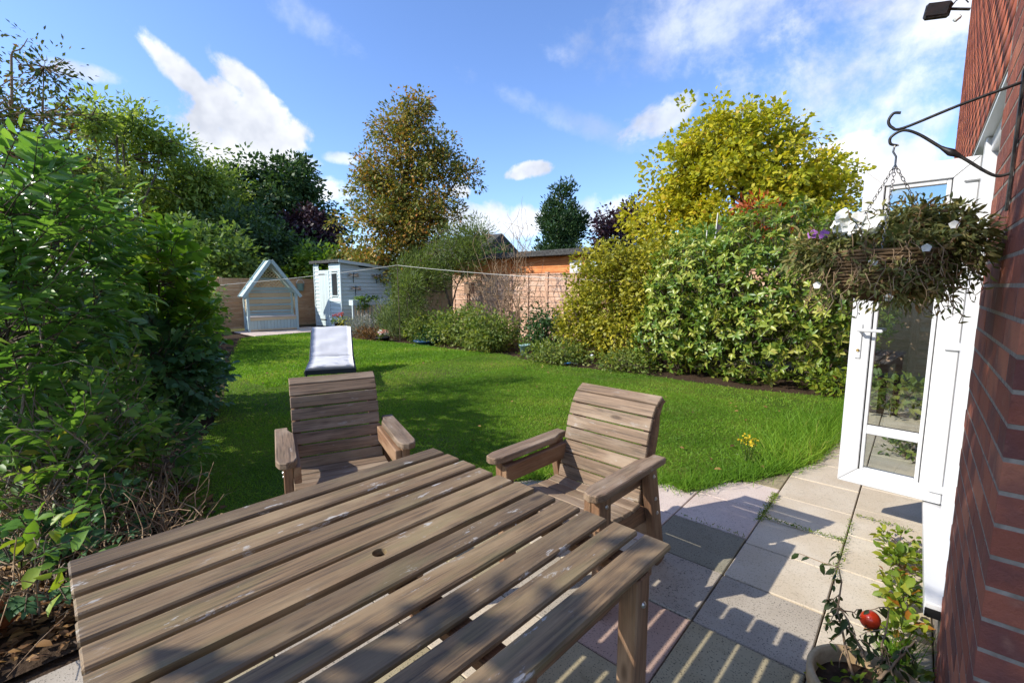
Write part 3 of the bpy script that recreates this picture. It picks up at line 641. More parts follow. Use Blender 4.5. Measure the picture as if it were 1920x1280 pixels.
def arm_mesh():
    pts = [(-.05, .30), (-.05, -.27), (-.035, -.32), (.0, -.335), (.035, -.32), (.05, -.27), (.05, .16), (.022, .24), (.022, .30)]
    bm = bmesh.new(); vs_ = [bm.verts.new((y, x, 0)) for x, y in pts]; f = bm.faces.new(vs_); r = bmesh.ops.extrude_face_region(bm, geom=[f])
    for v in [g for g in r['geom'] if isinstance(g, bmesh.types.BMVert)]: v.co.z += .036
    bmesh.ops.recalc_face_normals(bm, faces=bm.faces[:]); bmesh.ops.bevel(bm, geom=bm.edges[:], offset=.005, segments=1, affect='EDGES')
    me = bpy.data.meshes.new('arm'); bm.to_mesh(me); bm.free(); me.materials.append(M['chair']); return me
ARM = arm_mesh()
def chair(label, loc, rz, seed):
    t = thing('garden_armchair', label, 'chair', loc, rz, None); r = random.Random(seed); hw = .262
    # backrest curve in (y, z): from the seat up, rolling over at the top
    prof = [(.205, .375), (.222, .445), (.240, .517), (.259, .589), (.279, .661), (.300, .733), (.327, .803), (.372, .862), (.436, .898)]
    for (a, b) in zip(prof[:-1], prof[1:]):
        dy, dz = b[0] - a[0], b[1] - a[1]; L = math.hypot(dy, dz); n = (0, -dz / L, dy / L); cy, cz = (a[0] + b[0]) / 2, (a[1] + b[1]) / 2
        board(t, 'back_slat', (-hw + r.uniform(-.002, .002), cy, cz), (hw + r.uniform(-.002, .002), cy, cz), L - .006, .022, M['chair'], up=n, bev=.004)
    for s in (-1, 1):
        x = s * .235
        up_pts = [(.232, .30), (.255, .46), (.288, .60), (.325, .74), (.36, .815), (.41, .868), (.45, .885)]
        V, F = [], []
        for (y, z) in up_pts:
            for xx in (-.0225, .0225): V += [(x + xx, y, z), (x + xx, y + .085 - .06 * max(0, (z - .74) / .15), z - .02)]
        for k in range(len(up_pts) - 1):
            b0 = 4 * k; F += [(b0, b0 + 1, b0 + 5, b0 + 4), (b0 + 3, b0 + 2, b0 + 6, b0 + 7), (b0 + 2, b0, b0 + 4, b0 + 6), (b0 + 1, b0 + 3, b0 + 7, b0 + 5)]
        e = 4 * (len(up_pts) - 1); F += [(e, e + 1, e + 3, e + 2), (2, 3, 1, 0)]
        new('back_upright', npmesh('back_upright', V, F, M['chairleg']), t)
        x = s * .30
        board(t, 'front_leg', (x, -.20, 0), (x, -.225, .585), .095, .045, M['chairleg'], up=(1, 0, 0)); board(t, 'rear_leg', (x, .36, 0), (x, .215, .585), .090, .045, M['chairleg'], up=(1, 0, 0))
        board(t, 'arm_rail', (s * .258, -.27, .525), (s * .258, .27, .525), .09, .036, M['chairleg'], up=(1, 0, 0)); board(t, 'seat_rail', (s * .256, -.25, .335), (s * .256, .29, .30), .09, .036, M['chairleg'], up=(1, 0, 0))
        a = new('arm', ARM, t); a.location = (s * .305, 0, .585); a.rotation_euler = (0, 0, R(90)); a.scale = (1, s, 1)
        a.matrix_basis = Matrix.Translation((s * .305, 0, .586)) @ Matrix(((0, -s, 0, 0), (1, 0, 0, 0), (0, 0, 1, 0), (0, 0, 0, 1)))
        for y, z in ((-.215, .53), (.232, .53), (.262, .40), (.285, .315), (.26, .606)):
            b = lathe('bolt', [(0, .006), (.008, .005), (.011, 0)], M['steel'], t, 10); b.location = (s * (.3235 if z < .6 else .328), y, z); b.rotation_euler = (0, R(90 * s), 0)
    seat = [(-.27, .385), (-.175, .387), (-.08, .372), (.015, .358), (.11, .352), (.195, .362)]
    for (a, b) in zip(seat[:-1], seat[1:]):
        dy, dz = b[0] - a[0], b[1] - a[1]; L = math.hypot(dy, dz)
        board(t, 'seat_slat', (-.275, (a[0] + b[0]) / 2, (a[1] + b[1]) / 2 + .012), (.275, (a[0] + b[0]) / 2, (a[1] + b[1]) / 2 + .012), L - .008, .024, M['chair'], up=(0, -dz / L, dy / L), bev=.004)
    board(t, 'stretcher', (-.28, .30, .20), (.28, .30, .20), .07, .03, M['chairleg'], up=(0, 1, 0))
    return t
chair('weathered slatted wooden armchair on the paving, facing the table beside the door', (-1.27, 1.93, 0), R(-2), 1)
chair('weathered slatted wooden armchair on the grass between table and left shrubs', (-2.459, 1.277, .012), R(69.2), 2)

# ------------------------------------------------------------------ sun lounger
lg = thing('sun_lounger', 'white cushioned sun lounger with raised back on the lawn', 'sun lounger', (-6.9, 3.45, .015), R(62))
def cushion(name, prof, hw, th, seed):
    r = np.random.default_rng(seed); V = []; F = []; n = len(prof); m = 9
    for i, (y, z) in enumerate(prof):
        for j in range(m):
            u = j / (m - 1) * 2 - 1; V.append((u * hw, y, z + th * (1 - .25 * abs(u) ** 6) + .010 * math.sin(i * 2.1 + u * 1.5) + .007 * math.sin(i * 1.1 - u * 3.2) + r.normal(0, .002)))
    for i, (y, z) in enumerate(prof):
        for j in range(m): V.append(((j / (m - 1) * 2 - 1) * hw, y, z))
    o2 = n * m
    for i in range(n - 1):
        for j in range(m - 1):
            a = i * m + j; F.append((a, a + 1, a + m + 1, a + m)); F.append((o2 + a + m, o2 + a + m + 1, o2 + a + 1, o2 + a))
        for a, b in ((i * m + m, i * m), (i * m + m - 1, i * m + 2 * m - 1)): F.append((a, b, o2 + b, o2 + a))
    for j in range(m - 1): F.append((j + 1, j, o2 + j, o2 + j + 1)); k = (n - 1) * m + j; F.append((k, k + 1, o2 + k + 1, o2 + k))
    return new(name, npmesh(name, V, F, M['cushion'], smooth=True), lg)
# local: foot end towards -Y
cushion('seat_cushion', [(-.72 + .06 * k, .285 - .02 * math.sin(k / 16 * 3.1)) for k in range(17)], .32, .05, 1)
cushion('back_cushion', [(.26 + .055 * k, .295 + .024 * k * (1 + .018 * k)) for k in range(15)], .32, .05, 2)
for s in (-1, 1):
    new('side_rail', tubes_mesh('side_rail', [([(s * .335, -.76, .26), (s * .335, -.2, .26), (s * .335, .3, .26), (s * .335, 1.05, .26)], [.018] * 4)], M['darkmetal'], 8), lg)
    new('back_rail', tubes_mesh('back_rail', [([(s * .33, .24, .28), (s * .33, .65, .47), (s * .33, 1.05, .68)], [.014] * 3)], M['darkmetal'], 8), lg)
    for y in (-.6, .75): new('leg', tubes_mesh('leg', [([(s * .335, y, .26), (s * .335, y * 1.04, 0)], [.017, .015])], M['darkmetal'], 8), lg)
board(lg, 'front_rail', (-.34, -.765, .262), (.34, -.765, .262), .03, .07, M['darkmetal'])

# ------------------------------------------------------------------ back fence, boundary fence, neighbour's outbuilding
def fence(label, axis, fixed, a0, a1, pw, h, m, post_m, nb):
    t = thing('panel_fence', label, 'fence', (0, 0, 0)); a = a0; r = random.Random(int(abs(fixed) * 10))
    P = (lambda s, z, d=0: (fixed + d, s, z)) if axis == 'y' else (lambda s, z, d=0: (s, fixed - d, z))
    upv = (1, 0, .12) if axis == 'y' else (0, -1, .12)
    while a < a1:
        board(t, 'post', P(a, 0), P(a, h + .05), .10, .10, post_m, up=(1, 0, 0) if axis == 'y' else (0, 1, 0)); bh = (h - .08) / nb
        for k in range(nb):
            z = .06 + bh * (k + .5)
            board(t, 'fence_board', P(a + .05, z, .02 + r.uniform(-.003, .003)), P(a + pw - .05, z + r.uniform(-.004, .004), .02), bh + .012, .011, m, up=upv, bev=0)
        board(t, 'capping', P(a + .05, h, .015), P(a + pw - .05, h, .015), .05, .03, m)
        for q in (.33, .66): board(t, 'batten', P(a + pw * q, .06, .045), P(a + pw * q, h - .02, .045), .035, .02, m, up=(1, 0, 0) if axis == 'y' else (0, -1, 0))
        a += pw
    board(t, 'post', P(a, 0), P(a, h + .05), .10, .10, post_m, up=(1, 0, 0))
    return t
fence('orange brown lapped panel fence behind the arbour', 'y', -17.1, 1.2, 14.5, 1.85, 1.72, M['fence'], M['fence'], 13)
fence('pale pinkish panel fence behind the bare shrub', 'x', 9.75, -11.1, .5, 1.85, 1.80, M['pinkfence'], M['pinkfence'], 12)
ob = thing('outbuilding', 'neighbouring orange stained timber outbuilding with dark flat roof', 'outbuilding', (0, 0, 0))
for k in range(14): board(ob, 'wall_board', (-14.2, 12.6, .1 + .175 * k), (-8.0, 12.6, .1 + .175 * k), .17, .03, M['orange'], up=(0, -1, .1), bev=0)
for x in (-14.2, -11.2, -8.05): board(ob, 'post', (x, 12.56, 0), (x, 12.56, 2.5), .1, .1, M['orange'], up=(0, 1, 0))
block(ob, 'roof', -14.6, -7.6, 12.2, 16, 2.47, 2.66, M['felt'], .01)
block(ob, 'window', -8.6, -8.15, 12.52, 12.58, 1.6, 2.3, M['upvc'], .005)
nh = thing('neighbour_house', 'distant house with a grey pitched roof behind the trees', 'house', (-27, 24.5, 0))
block(nh, 'wall', -4, 4, -3, 3, 0, 3.0, mat('cream_render', (.55, .50, .42), .9, .1), 0)
rv = [(-4.3, -3.4, 3.0), (4.3, -3.4, 3.0), (4.3, 3.4, 3.0), (-4.3, 3.4, 3.0), (-4.3, 0, 5.2), (4.3, 0, 5.2)]
rm = bpy.data.meshes.new('roof'); rm.from_pydata(rv, [], [(0, 1, 5, 4), (2, 3, 4, 5), (0, 4, 3), (1, 2, 5), (3, 2, 1, 0)]); rm.materials.append(M['felt']); new('roof', rm, nh)

# ------------------------------------------------------------------ arbour seat
ar = thing('arbour_seat', 'pale blue painted garden arbour seat with pointed roof', 'arbour', (-15.7, 5.96, .03), R(82))
# local: front towards -Y (which faces the house), width along X
HW, DP = .72, .52
for s in (-1, 1):
    for y in (0, DP): board(ar, 'post', (s * HW, y, 0), (s * HW, y, 1.26), .07, .07, M['bluepaint'], up=(1, 0, 0))
    for k in range(3): board(ar, 'side_board', (s * HW, .04, .12 + .14 * k), (s * HW, DP - .04, .12 + .14 * k), .13, .018, M['bluepaint'], up=(1, 0, 0))
    for k in range(7):
        for sg in (-1, 1): board(ar, 'side_lattice', (s * HW + .006 * sg, .06 + .09 * max(0, k - 2), (.52 + .10 * k) if sg > 0 else 1.22 - .10 * k), (s * HW + .006 * sg, min(DP - .05, .30 + .09 * k), min(1.22, .80 + .10 * k) if sg > 0 else max(.52, .95 - .10 * k)), .022, .008, M['cream'], up=(1, 0, 0), bev=0)
    # roof: boards from eave up to the ridge
    e0, e1 = Vector((s * (HW + .13), 0, 1.12)), Vector((0, 0, 2.27)); dv = (e1 - e0); n = Vector((dv.z, 0, -dv.x)) * s
    nbrd = 9
    for k in range(nbrd):
        c = e0 + dv * ((k + .5) / nbrd); board(ar, 'roof_board', (c.x, -.10, c.z), (c.x, DP + .08, c.z), dv.length / nbrd - .004, .018, M['bluepaint'], up=n, bev=0)
    for y in (-.11, DP + .09): board(ar, 'bargeboard', (e0.x, y, e0.z - .03), (0 + s * .012, y, e1.z - .005), .10, .025, M['bluepaint'], up=(0, 1, 0), bev=.003)
back_cols = ['bluepaint', 'bluepaint', 'cream', 'bluepaint', 'cream', 'bluepaint', 'cream', 'bluepaint']
for k in range(8): board(ar, 'back_slat', (-HW, DP - .01, .52 + .105 * k), (HW, DP - .01, .52 + .105 * k), .075 if k % 2 else .095, .018, M[back_cols[k]], up=(0, 1, 0), bev=.002)
zl0 = 1.38
for k in range(-9, 16):
    for sg in (-1, 1):
        x0 = .11 * k - .3
        a, b = Vector((x0, 0, zl0)), Vector((x0 + sg * .75, 0, zl0 + .75)); pts = []
        for q in np.linspace(0, 1, 40):
            p = a + (b - a) * q
            if abs(p.x) < (2.2 - p.z) * .72 and abs(p.x) < HW: pts.append(p)
        if len(pts) > 3: board(ar, 'lattice_strip', (pts[0].x, DP - .01 + .006 * sg, pts[0].z), (pts[-1].x, DP - .01 + .006 * sg, pts[-1].z), .028, .008, M['cream'], up=(0, 1, 0), bev=0)
board(ar, 'cross_beam', (-.52, DP - .03, 1.68), (.52, DP - .03, 1.68), .07, .03, M['bluepaint'], up=(0, 1, 0)); board(ar, 'cross_beam', (-HW, DP - .03, 1.36), (HW, DP - .03, 1.36), .10, .03, M['bluepaint'], up=(0, 1, 0))
board(ar, 'seat', (-HW, DP / 2 - .02, .465), (HW, DP / 2 - .02, .465), DP + .06, .03, mat('pinkish_seat', painted((.62, .55, .50)), .6, .3))
board(ar, 'seat_edge', (-HW + .03, -.015, .40), (HW - .03, -.015, .40), .09, .025, M['cream'], up=(0, 1, 0))
for k in range(14): board(ar, 'front_board', (-.64 + .0985 * k, -.005, .07), (-.64 + .0985 * k, -.005, .355), .094, .016, M['bluepaint'], up=(0, 1, 0), bev=.003)
board(ar, 'plinth', (-HW + .03, -.012, .045), (HW - .03, -.012, .045), .06, .022, M['cream'], up=(0, 1, 0))

# ------------------------------------------------------------------ shed
sh = thing('garden_shed', 'pale blue painted pent roof garden shed with narrow window', 'shed', (-14.42, 7.66, 0))
# local: near corner at origin; door face at y=0 running towards -X; long side at x=0 running +Y
SD, SLg = 1.86, 1.93
def shed_h(y): return 2.30 - .10 * y
block(sh, 'core', -SD + .02, -.02, .02, SLg - .02, .05, 2.0, M['room'], 0)
nbd = 17
for k in range(nbd):
    z = .06 + .128 * k; hgt = .126
    yend = SLg if z + hgt < shed_h(SLg) else max(.05, min(SLg, (2.30 - z - hgt) / .10))
    board(sh, 'side_board', (.0, 0.0, z + hgt / 2), (.0, yend, z + hgt / 2), hgt + .012, .016, M['shedpaint'], up=(1, 0, .17), bev=.002)
    for (xa, xb) in ((-.78, 0.0), (-SD, -1.52)):
        if xb == 0.0 and 1.14 < z + hgt / 2 < 1.92:
            board(sh, 'front_board', (-.20, 0, z + hgt / 2), (xb, 0, z + hgt / 2), hgt + .010, .016, M['shedpaint'], up=(0, -1, .17), bev=.002)
            board(sh, 'front_board', (xa, 0, z + hgt / 2), (-.60, 0, z + hgt / 2), hgt + .010, .016, M['shedpaint'], up=(0, -1, .17), bev=.002)
        else: board(sh, 'front_board', (xa, 0, z + hgt / 2), (xb, 0, z + hgt / 2), hgt + .010, .016, M['shedpaint'], up=(0, -1, .17), bev=.002)
dr = new('door', None, sh)
for k in range(6): board(dr, 'door_board', (-.845 - .122 * k, -.012, .08), (-.845 - .122 * k, -.012, 2.02), .119, .018, M['shedpaint'], up=(0, -1, 0), bev=.003)
board(dr, 'strap_hinge', (-1.50, -.03, 1.88), (-1.05, -.03, 1.88), .035, .006, M['iron'], up=(0, -1, 0)); board(dr, 'strap_hinge', (-1.50, -.03, .3), (-1.05, -.03, .3), .035, .006, M['iron'], up=(0, -1, 0))
wi = new('window', None, sh); block(wi, 'pane', -.585, -.215, .005, .012, 1.16, 1.90, M['darkglass'], 0)
for a, b, c, d in ((-.62, -.585, 1.12, 1.94), (-.215, -.18, 1.12, 1.94)): block(wi, 'frame', a, b, -.02, .012, c, d, M['shedpaint'], .003)
for c, d in ((1.12, 1.16), (1.90, 1.94)): block(wi, 'frame', -.585, -.215, -.0205, .0125, c, d, M['shedpaint'], .003)
for (x, y) in ((.004, -.004), (-SD, -.004), (.004, SLg)): board(sh, 'corner_trim', (x, y, .04), (x, y, shed_h(y) - .03), .05, .05, M['shedpaint'], up=(1, 0, 0))
board(sh, 'roof_panel', (-SD / 2, -.12, 2.335), (-SD / 2, SLg + .12, 2.335 - .10 * (SLg + .24)), SD + .22, .04, M['felt'], up=(0, .1, 1))
board(sh, 'fascia', (-SD - .1, -.125, 2.30), (.1, -.125, 2.30), .09, .02, M['felt'], up=(0, -1, 0)); board(sh, 'fascia', (.115, -.12, 2.30), (.115, SLg + .12, 2.30 - .10 * (SLg + .24)), .10, .02, M['shedpaint'], up=(1, 0, 0))
def dragonfly(loc, s, label):
    t = thing('wall_ornament', label, 'ornament', loc)
    new('body', tubes_mesh('body', [([(0, .0, -.16 * s), (0, 0, 0), (0, .02 * s, .14 * s), (0, .03 * s, .18 * s)], [.006, .012, .016, .02])], M['iron'], 6), t)
    for q, a in ((1, .3), (-1, .3), (1, -.2), (-1, -.2)):
        V, F, _ = place(LEAF, np.array([[0.012, 0, .1 * s]]), np.array([[.05, q, a]]), np.array([[1.0, 0, 0]]), np.array([.24 * s]), .28); new('wing', npmesh('wing', V, F, M['steel'], np.zeros(len(V))), t)
dragonfly((-14.39, 8.10, 1.74), 1.0, 'metal dragonfly ornament on the shed side, upper of two'); dragonfly((-14.39, 8.16, 1.30), 1.0, 'metal dragonfly ornament on the shed side, just above the planter')
dragonfly((-14.39, 8.98, 1.72), 1.0, 'metal dragonfly ornament on the shed side, near the tall tree')
pb = thing('trough_planter', 'pale blue wooden trough planter on slatted stand against the shed', 'planter', (-14.0, 7.75, 0))
block(pb, 'trough', -.12, .14, 0, 1.25, .84, 1.02, M['shedpaint'], .006)
for k in range(9): board(pb, 'slat', (.12, .07 + .14 * k, .05), (.12, .07 + .14 * k, .84), .085, .016, M['cream'], up=(1, 0, 0))
for y in (.02, 1.23): board(pb, 'leg', (.10, y, 0), (.10, y, .86), .06, .06, M['shedpaint'], up=(1, 0, 0))
rngp = np.random.default_rng(5)
foliage(pb, 'trailing_leaves', clumps([(.02, .6, 1.05, .15, .62, .10), (.16, .35, .85, .06, .2, .2)], 60, 14, .05, .06, rngp), .6, LM['bright'], LEAF)

# ------------------------------------------------------------------ small pots and things in the border
def pot(name, label, loc, r, h, m, plant=None, pm=None, n=120, spread=None, leaf=.05, flowers=None, seed=1, taper=.75):
    t = thing(name, label, 'plant pot', loc); rg = np.random.default_rng(seed)
    lathe('pot', [(0, .003), (r * taper, 0), (r, h), (r * 1.06, h), (r * 1.06, h - .02), (r * .95, h - .015), (r * .9, h - .03), (0, h - .03)], m, t)
    if plant:
        s = spread or r; foliage(t, 'leaves', clumps([(0, 0, h + s * .5, s, s, s * .7)], max(4, n // 8), 8, s * .25, leaf, rg), .55, pm, LEAF)
    for (fm, k, zz) in flowers or []:
        foliage(t, 'flowers', clumps([(0, 0, h + zz, (spread or r) * .9, (spread or r) * .9, .04)], k, 6, .02, .045, rg, up=1.0), .9, fm, LEAF)
    return t
pot('flower_pot', 'dark pot of red geraniums by the shed corner', (-14.05, 7.35, 0.02), .16, .28, M['blackpot'], 1, LM['midtree'], 120, .2, .07, [(LM['red'], 14, .26)], 1)
pot('flower_pot', 'white bowl of yellowing plants next to the red geraniums', (-13.3, 7.15, 0.02), .2, .22, M['whitepot'], 1, LM['golden'], 130, .25, .06, None, 2)
pot('flower_bowl', 'low dark bowl of pink and cream flowers on the lawn edge', (-10.75, 6.85, 0.02), .19, .10, M['blackpot'], 1, LM['bright'], 60, .16, .06, [(LM['white'], 12, .12), (LM['pink'], 8, .15)], 3)
pot('blue_dish', 'shallow blue glazed dish under the border shrubs', (-9.3, 7.1, 0.02), .24, .10, M['bluepot'], seed=4)
pot('flower_pot', 'small pale grey green pot at the border edge beside pink hydrangea', (-6.2, 7.4, 0.02), .12, .23, M['teal'], 1, LM['border'], 60, .13, .06, None, 5)
bk = thing('hanging_bucket', 'pale teal bucket planter hanging on the back fence', 'bucket', (-17.0, 7.45, 1.30)); lathe('bucket', [(0, 0), (.10, 0), (.14, .27), (.15, .27), (.13, .26), (0, .2)], M['teal'], bk)
new('bucket_handle', tubes_mesh('bucket_handle', [([(0, .14 * math.cos(a), .27 + .14 * math.sin(a)) for a in np.linspace(0, math.pi, 9)], [.006] * 9)], M['whitepot'], 6), bk)
bi = thing('storage_bin', 'black plastic crate beside the arbour at the back fence', 'bin', (-16.1, 3.6, 0)); block(bi, 'body', -.25, .25, -.35, .35, 0, .45, M['blackpot'], .02); block(bi, 'lid', -.28, .28, -.38, .38, .455, .52, M['blackpot'], .02)
bb = thing('bird_box', 'small brown wooden bird box on a post by the pale fence', 'bird box', (-9.2, 8.6, 0)); board(bb, 'post', (0, 0, 0), (0, 0, 1.3), .05, .05, M['chairleg'], up=(1, 0, 0)); block(bb, 'box', -.1, .1, -.1, .1, 1.28, 1.55, M['chairleg'], .005); board(bb, 'roof', (-.13, 0, 1.57), (.13, 0, 1.57), .28, .02, M['felt'])
sp = thing('solar_light', 'little white solar stake light in front of the golden shrub', 'garden light', (-4.6, 7.5, 0)); new('stake', tubes_mesh('stake', [([(0, 0, 0), (0, 0, .13)], [.008, .008])], M['steel'], 6), sp); lathe('cap', [(0, .19), (.035, .18), (.04, .14), (.02, .13), (0, .13)], M['whitepot'], sp, 12)
bt = thing('blue_trowel', 'small bright blue tool lying at the bed edge', 'garden tool', (-4.9, 7.0, .03)); board(bt, 'handle', (0, 0, .01), (.12, .05, .03), .03, .025, mat('blue_plastic', (.02, .12, .35), .4, .4), bev=.008); board(bt, 'blade', (.12, .05, .03), (.24, .1, .02), .07, .006, M['steel'])
tp = thing('terracotta_pot', 'tipped terracotta pot among fallen leaves left of the table', 'plant pot', (-2.90, -.10, .075)); pp = lathe('pot', [(0, 0), (.06, 0), (.085, .14), (.095, .14), (.095, .17), (.08, .17), (.07, .03), (0, .03)], M['terracotta'], tp); pp.rotation_euler = (R(75), 0, R(40))

# clothes line: from a fence post, over the border tree to the hedge
cl = thing('clothes_line', 'thin white rope clothes line strung across the garden', 'clothes line', (0, 0, 0))
def sag(a, b, s): return [tuple(np.array(a) * (1 - t) + np.array(b) * t - np.array([0, 0, s * 4 * t * (1 - t)])) for t in np.linspace(0, 1, 12)]
new('rope', tubes_mesh('rope', [(sag((-14.4, 3.3, 1.44), (-10.2, 7.0, 2.02), .05), [.006] * 12)], M['rope'], 5), cl)
new('rope', tubes_mesh('rope', [(sag((-10.2, 7.0, 2.02), (-4.0, 8.5, 1.57), .06), [.0055] * 12)], M['rope'], 5), cl)
new('line_post', tubes_mesh('line_post', [([(-10.2, 7.02, 0), (-10.2, 7.0, 2.05)], [.013, .012])], M['bark'], 8), cl)

# ------------------------------------------------------------------ trees beyond and around
G_ = 'trees beyond the fences'
tree('autumn_tree', 'tall rusty brown and green tree rising beside the shed', 'tree', (-14.1, 10.2), [(-14.6, 9.6, 3.6, 1.7, 1.7, 1.5), (-13.6, 10.6, 3.8, 1.7, 1.7, 1.5), (-14.1, 10.1, 5.3, 1.7, 1.7, 1.5), (-13.4, 10.9, 6.2, 1.1, 1.1, 1.0), (-14.3, 10.0, 7.1, 1.0, 1.0, 1.0), (-13.7, 10.5, 7.7, .55, .55, .7), (-15.1, 9.3, 5.2, .9, .9, .8), (-12.6, 11.5, 5.4, .8, .8, .6), (-14.5, 9.8, 2.2, 1.6, 1.5, .9)],
     820, 42, .20, .12, .55, LM['autumn'], .16, 21, ntw=340, shell=.3, r_tw=.014)
tree('maple_tree', 'large round golden yellow maple tree behind the hedge', 'tree', (-4.6, 16.2), [(-4.7, 15.9, 4.1, 2.5, 2.5, 2.2), (-6.2, 14.8, 3.4, 1.4, 1.4, 1.4), (-3.0, 17.3, 3.9, 1.7, 1.7, 1.6), (-5.1, 15.5, 6.0, 1.3, 1.3, 1.2), (-3.9, 16.5, 5.8, 1.3, 1.3, 1.2), (-5.9, 15.0, 5.0, 1.0, 1.0, .9), (-2.4, 17.7, 4.9, .8, .8, .8)],
     760, 46, .21, .14, .8, LM['maple'], .17, 22, ntw=200, shell=.5)
tree('dark_tree', 'big dark green rounded tree far behind the arbour', 'tree', (-29, 11.6), [(-29.3, 11.2, 6.3, 2.8, 2.8, 2.6), (-27.7, 12.7, 5.0, 1.9, 1.9, 1.8), (-30.8, 10.0, 6.8, 1.9, 1.9, 1.7), (-28.5, 12.1, 7.6, 1.7, 1.7, 1.5)], 420, 45, .36, .26, .6, LM['darktree'], .3, 23, group=G_)
tree('purple_tree', 'dark purple leaved tree between the evergreen and the maple', 'tree', (-11.9, 21.6), [(-11.9, 21.6, 3.9, 1.3, 1.3, 1.4), (-11.3, 22.1, 4.9, .8, .8, .8)], 160, 40, .26, .18, .6, LM['purple'], .16, 24)
tree('purple_tree', 'dark purple leaved tree low in front of the big dark tree', 'tree', (-24.5, 11.3), [(-24.5, 11.3, 3.8, 1.5, 1.5, 1.5)], 140, 40, .3, .22, .6, LM['purple'], .18, 25)
tree('evergreen_tree', 'pointed dark evergreen tree behind the orange outbuilding', 'tree', (-12.9, 18.0), [(-12.9, 18.0, 2.6, 1.25, 1.25, 1.5), (-12.9, 18.0, 4.1, 1.0, 1.0, 1.2), (-12.85, 18.0, 5.4, .55, .55, .9), (-13.3, 17.7, 4.6, .5, .5, .9), (-12.4, 18.4, 4.4, .5, .5, .9)], 420, 34, .17, .16, .4, LM['conifer'], .16, 26, droop=-.9, up=.1)
for i, (x, y, z, r, mm, lab) in enumerate([(-23.0, 7.4, 3.4, 2.1, 'darktree', 'dense dark shrubby tree behind the fence, left of the arbour'), (-20.6, 5.4, 2.6, 1.6, 'midtree', 'mid green tree behind the fence and left shrubs'),
        (-22.5, 9.0, 2.7, 1.8, 'darktree', 'dark green tree right behind the arbour roof'), (-19.8, 9.7, 2.1, 1.2, 'bright', 'bright green lobed shrub behind the shed and fence'), (-19.5, 11.0, 2.2, 1.2, 'autumn', 'russet green bush rising behind the shed roof'),
        (-19.5, 14.2, 1.9, 1.6, 'midtree', 'mid green bush behind the tall autumn tree'), (-17.0, 17.5, 2.0, 1.8, 'darktree', 'dark bush beyond the outbuilding, left end'), (-9.3, 22.5, 2.5, 1.9, 'midtree', 'mid green tree behind the evergreen and outbuilding'),
        (-31, 4.6, 5.0, 3.0, 'midtree', 'tall green tree far behind the left shrubs')]):
    tree('broad_tree', lab, 'tree', (x, y), [(x, y, z, r, r, r * .85), (x + .8 * r, y + .3 * r, z - .5, r * .6, r * .6, r * .6), (x - .6 * r, y - .5 * r, z - .4, r * .65, r * .65, r * .6), (x, y, max(.9, z - r), r * .9, r * .9, r * .5)], 230, 42, .3, .2, .6, LM[mm], .15, 40 + i, ntw=60)
# left boundary, going away from the camera
tree('feathery_tree', 'light green feathery tree beyond the fence, above the laurel', 'tree', (-27.0, 5.0), [(-27.0, 5.1, 6.8, 3.0, 2.8, 2.2), (-25.8, 4.0, 8.0, 1.8, 1.8, 1.3), (-28.5, 6.4, 5.6, 2.8, 2.6, 2.2), (-27.0, 5.1, 3.4, 3.0, 3.0, 2.2), (-25.5, 3.0, 4.5, 2.4, 2.0, 2.0)], 520, 30, .38, .24, .38, LM['feather'], .18, 60, ntw=160, shell=.3, r_tw=.028)
tree('feathery_tree', 'light green feathery tree beyond the fence, beside the dark tree', 'tree', (-27.5, 7.6), [(-27.5, 7.6, 5.4, 2.4, 2.2, 2.0), (-26.4, 7.0, 6.6, 1.5, 1.5, 1.1), (-28.6, 8.6, 4.1, 2.1, 1.9, 1.7)], 400, 30, .36, .24, .4, LM['feather'], .17, 61, ntw=140, shell=.3, r_tw=.026)
tree('leafy_tree', 'dark leaved tree with ragged sparse top rising over the feathery trees', 'tree', (-24.6, 3.4), [(-23.9, 3.0, 7.6, 1.0, .9, .5), (-24.9, 4.4, 8.0, .8, .8, .4), (-25.4, 5.5, 7.6, .7, .7, .4), (-24.2, 2.6, 5.6, 1.4, 1.2, 1.0)], 110, 34, .28, .22, .55, LM['feather'], .12, 62, ntw=100, shell=.2, r_tw=.028)
tree('holly_bush', 'grey green bush in front of the back fence behind the laurel', 'shrub', (-12.6, 2.5), [(-12.6, 2.6, .9, 1.3, .8, .9), (-11.2, 1.9, 1.0, 1.2, .8, 1.0), (-14.2, 3.2, .7, 1.0, .8, .7)], 260, 36, .18, .10, .45, LM['midtree'], .06, 70, ntw=60, crown='foliage')
tree('wispy_shrub', 'tall twiggy shrub with sparse browning leaves at the far left', 'shrub', (-7.5, .2), [(-7.6, .45, 3.1, .95, .6, .9), (-7.3, .25, 2.2, .9, .6, .9), (-7.7, .60, 3.9, .45, .35, .4), (-6.8, .05, 3.0, .6, .4, .7)], 420, 15, .13, .06, .42, LM['wisp'], .04, 63, ntw=330, shell=.1, r_tw=.006, wood_m=M['deadtwig'])
tree('laurel_shrub', 'big glossy laurel with long pointed leaves at the left', 'shrub', (-5.0, .05), [(-4.9, .15, 1.35, .95, .55, .85), (-5.4, .35, 1.75, .75, .55, .65), (-4.4, -.05, 1.0, .6, .45, .7), (-5.7, .35, 1.0, .5, .4, .6), (-4.7, .1, 1.95, .55, .4, .45)],
     560, 9, .12, .18, .30, LM['laurel'], .04, 64, spray=.24, shape=LEAF, single=300, ntw=120, shell=.6, crown='foliage', r_tw=.006, trunk_name='stem', up=.8)
tree('lime_shrub', 'broad round leaved lime green shrub in front of the back fence', 'shrub', (-6.1, 1.05), [(-5.9, 1.2, 1.35, .40, .3, .45), (-5.95, 1.3, 1.05, .4, .3, .35), (-5.5, 1.05, 1.75, .3, .25, .3)], 190, 7, .10, .14, .85, LM['lime'], .03, 65, spray=.2, shape=LEAF, single=160, ntw=50, crown='foliage', r_tw=.006, trunk_name='stem')
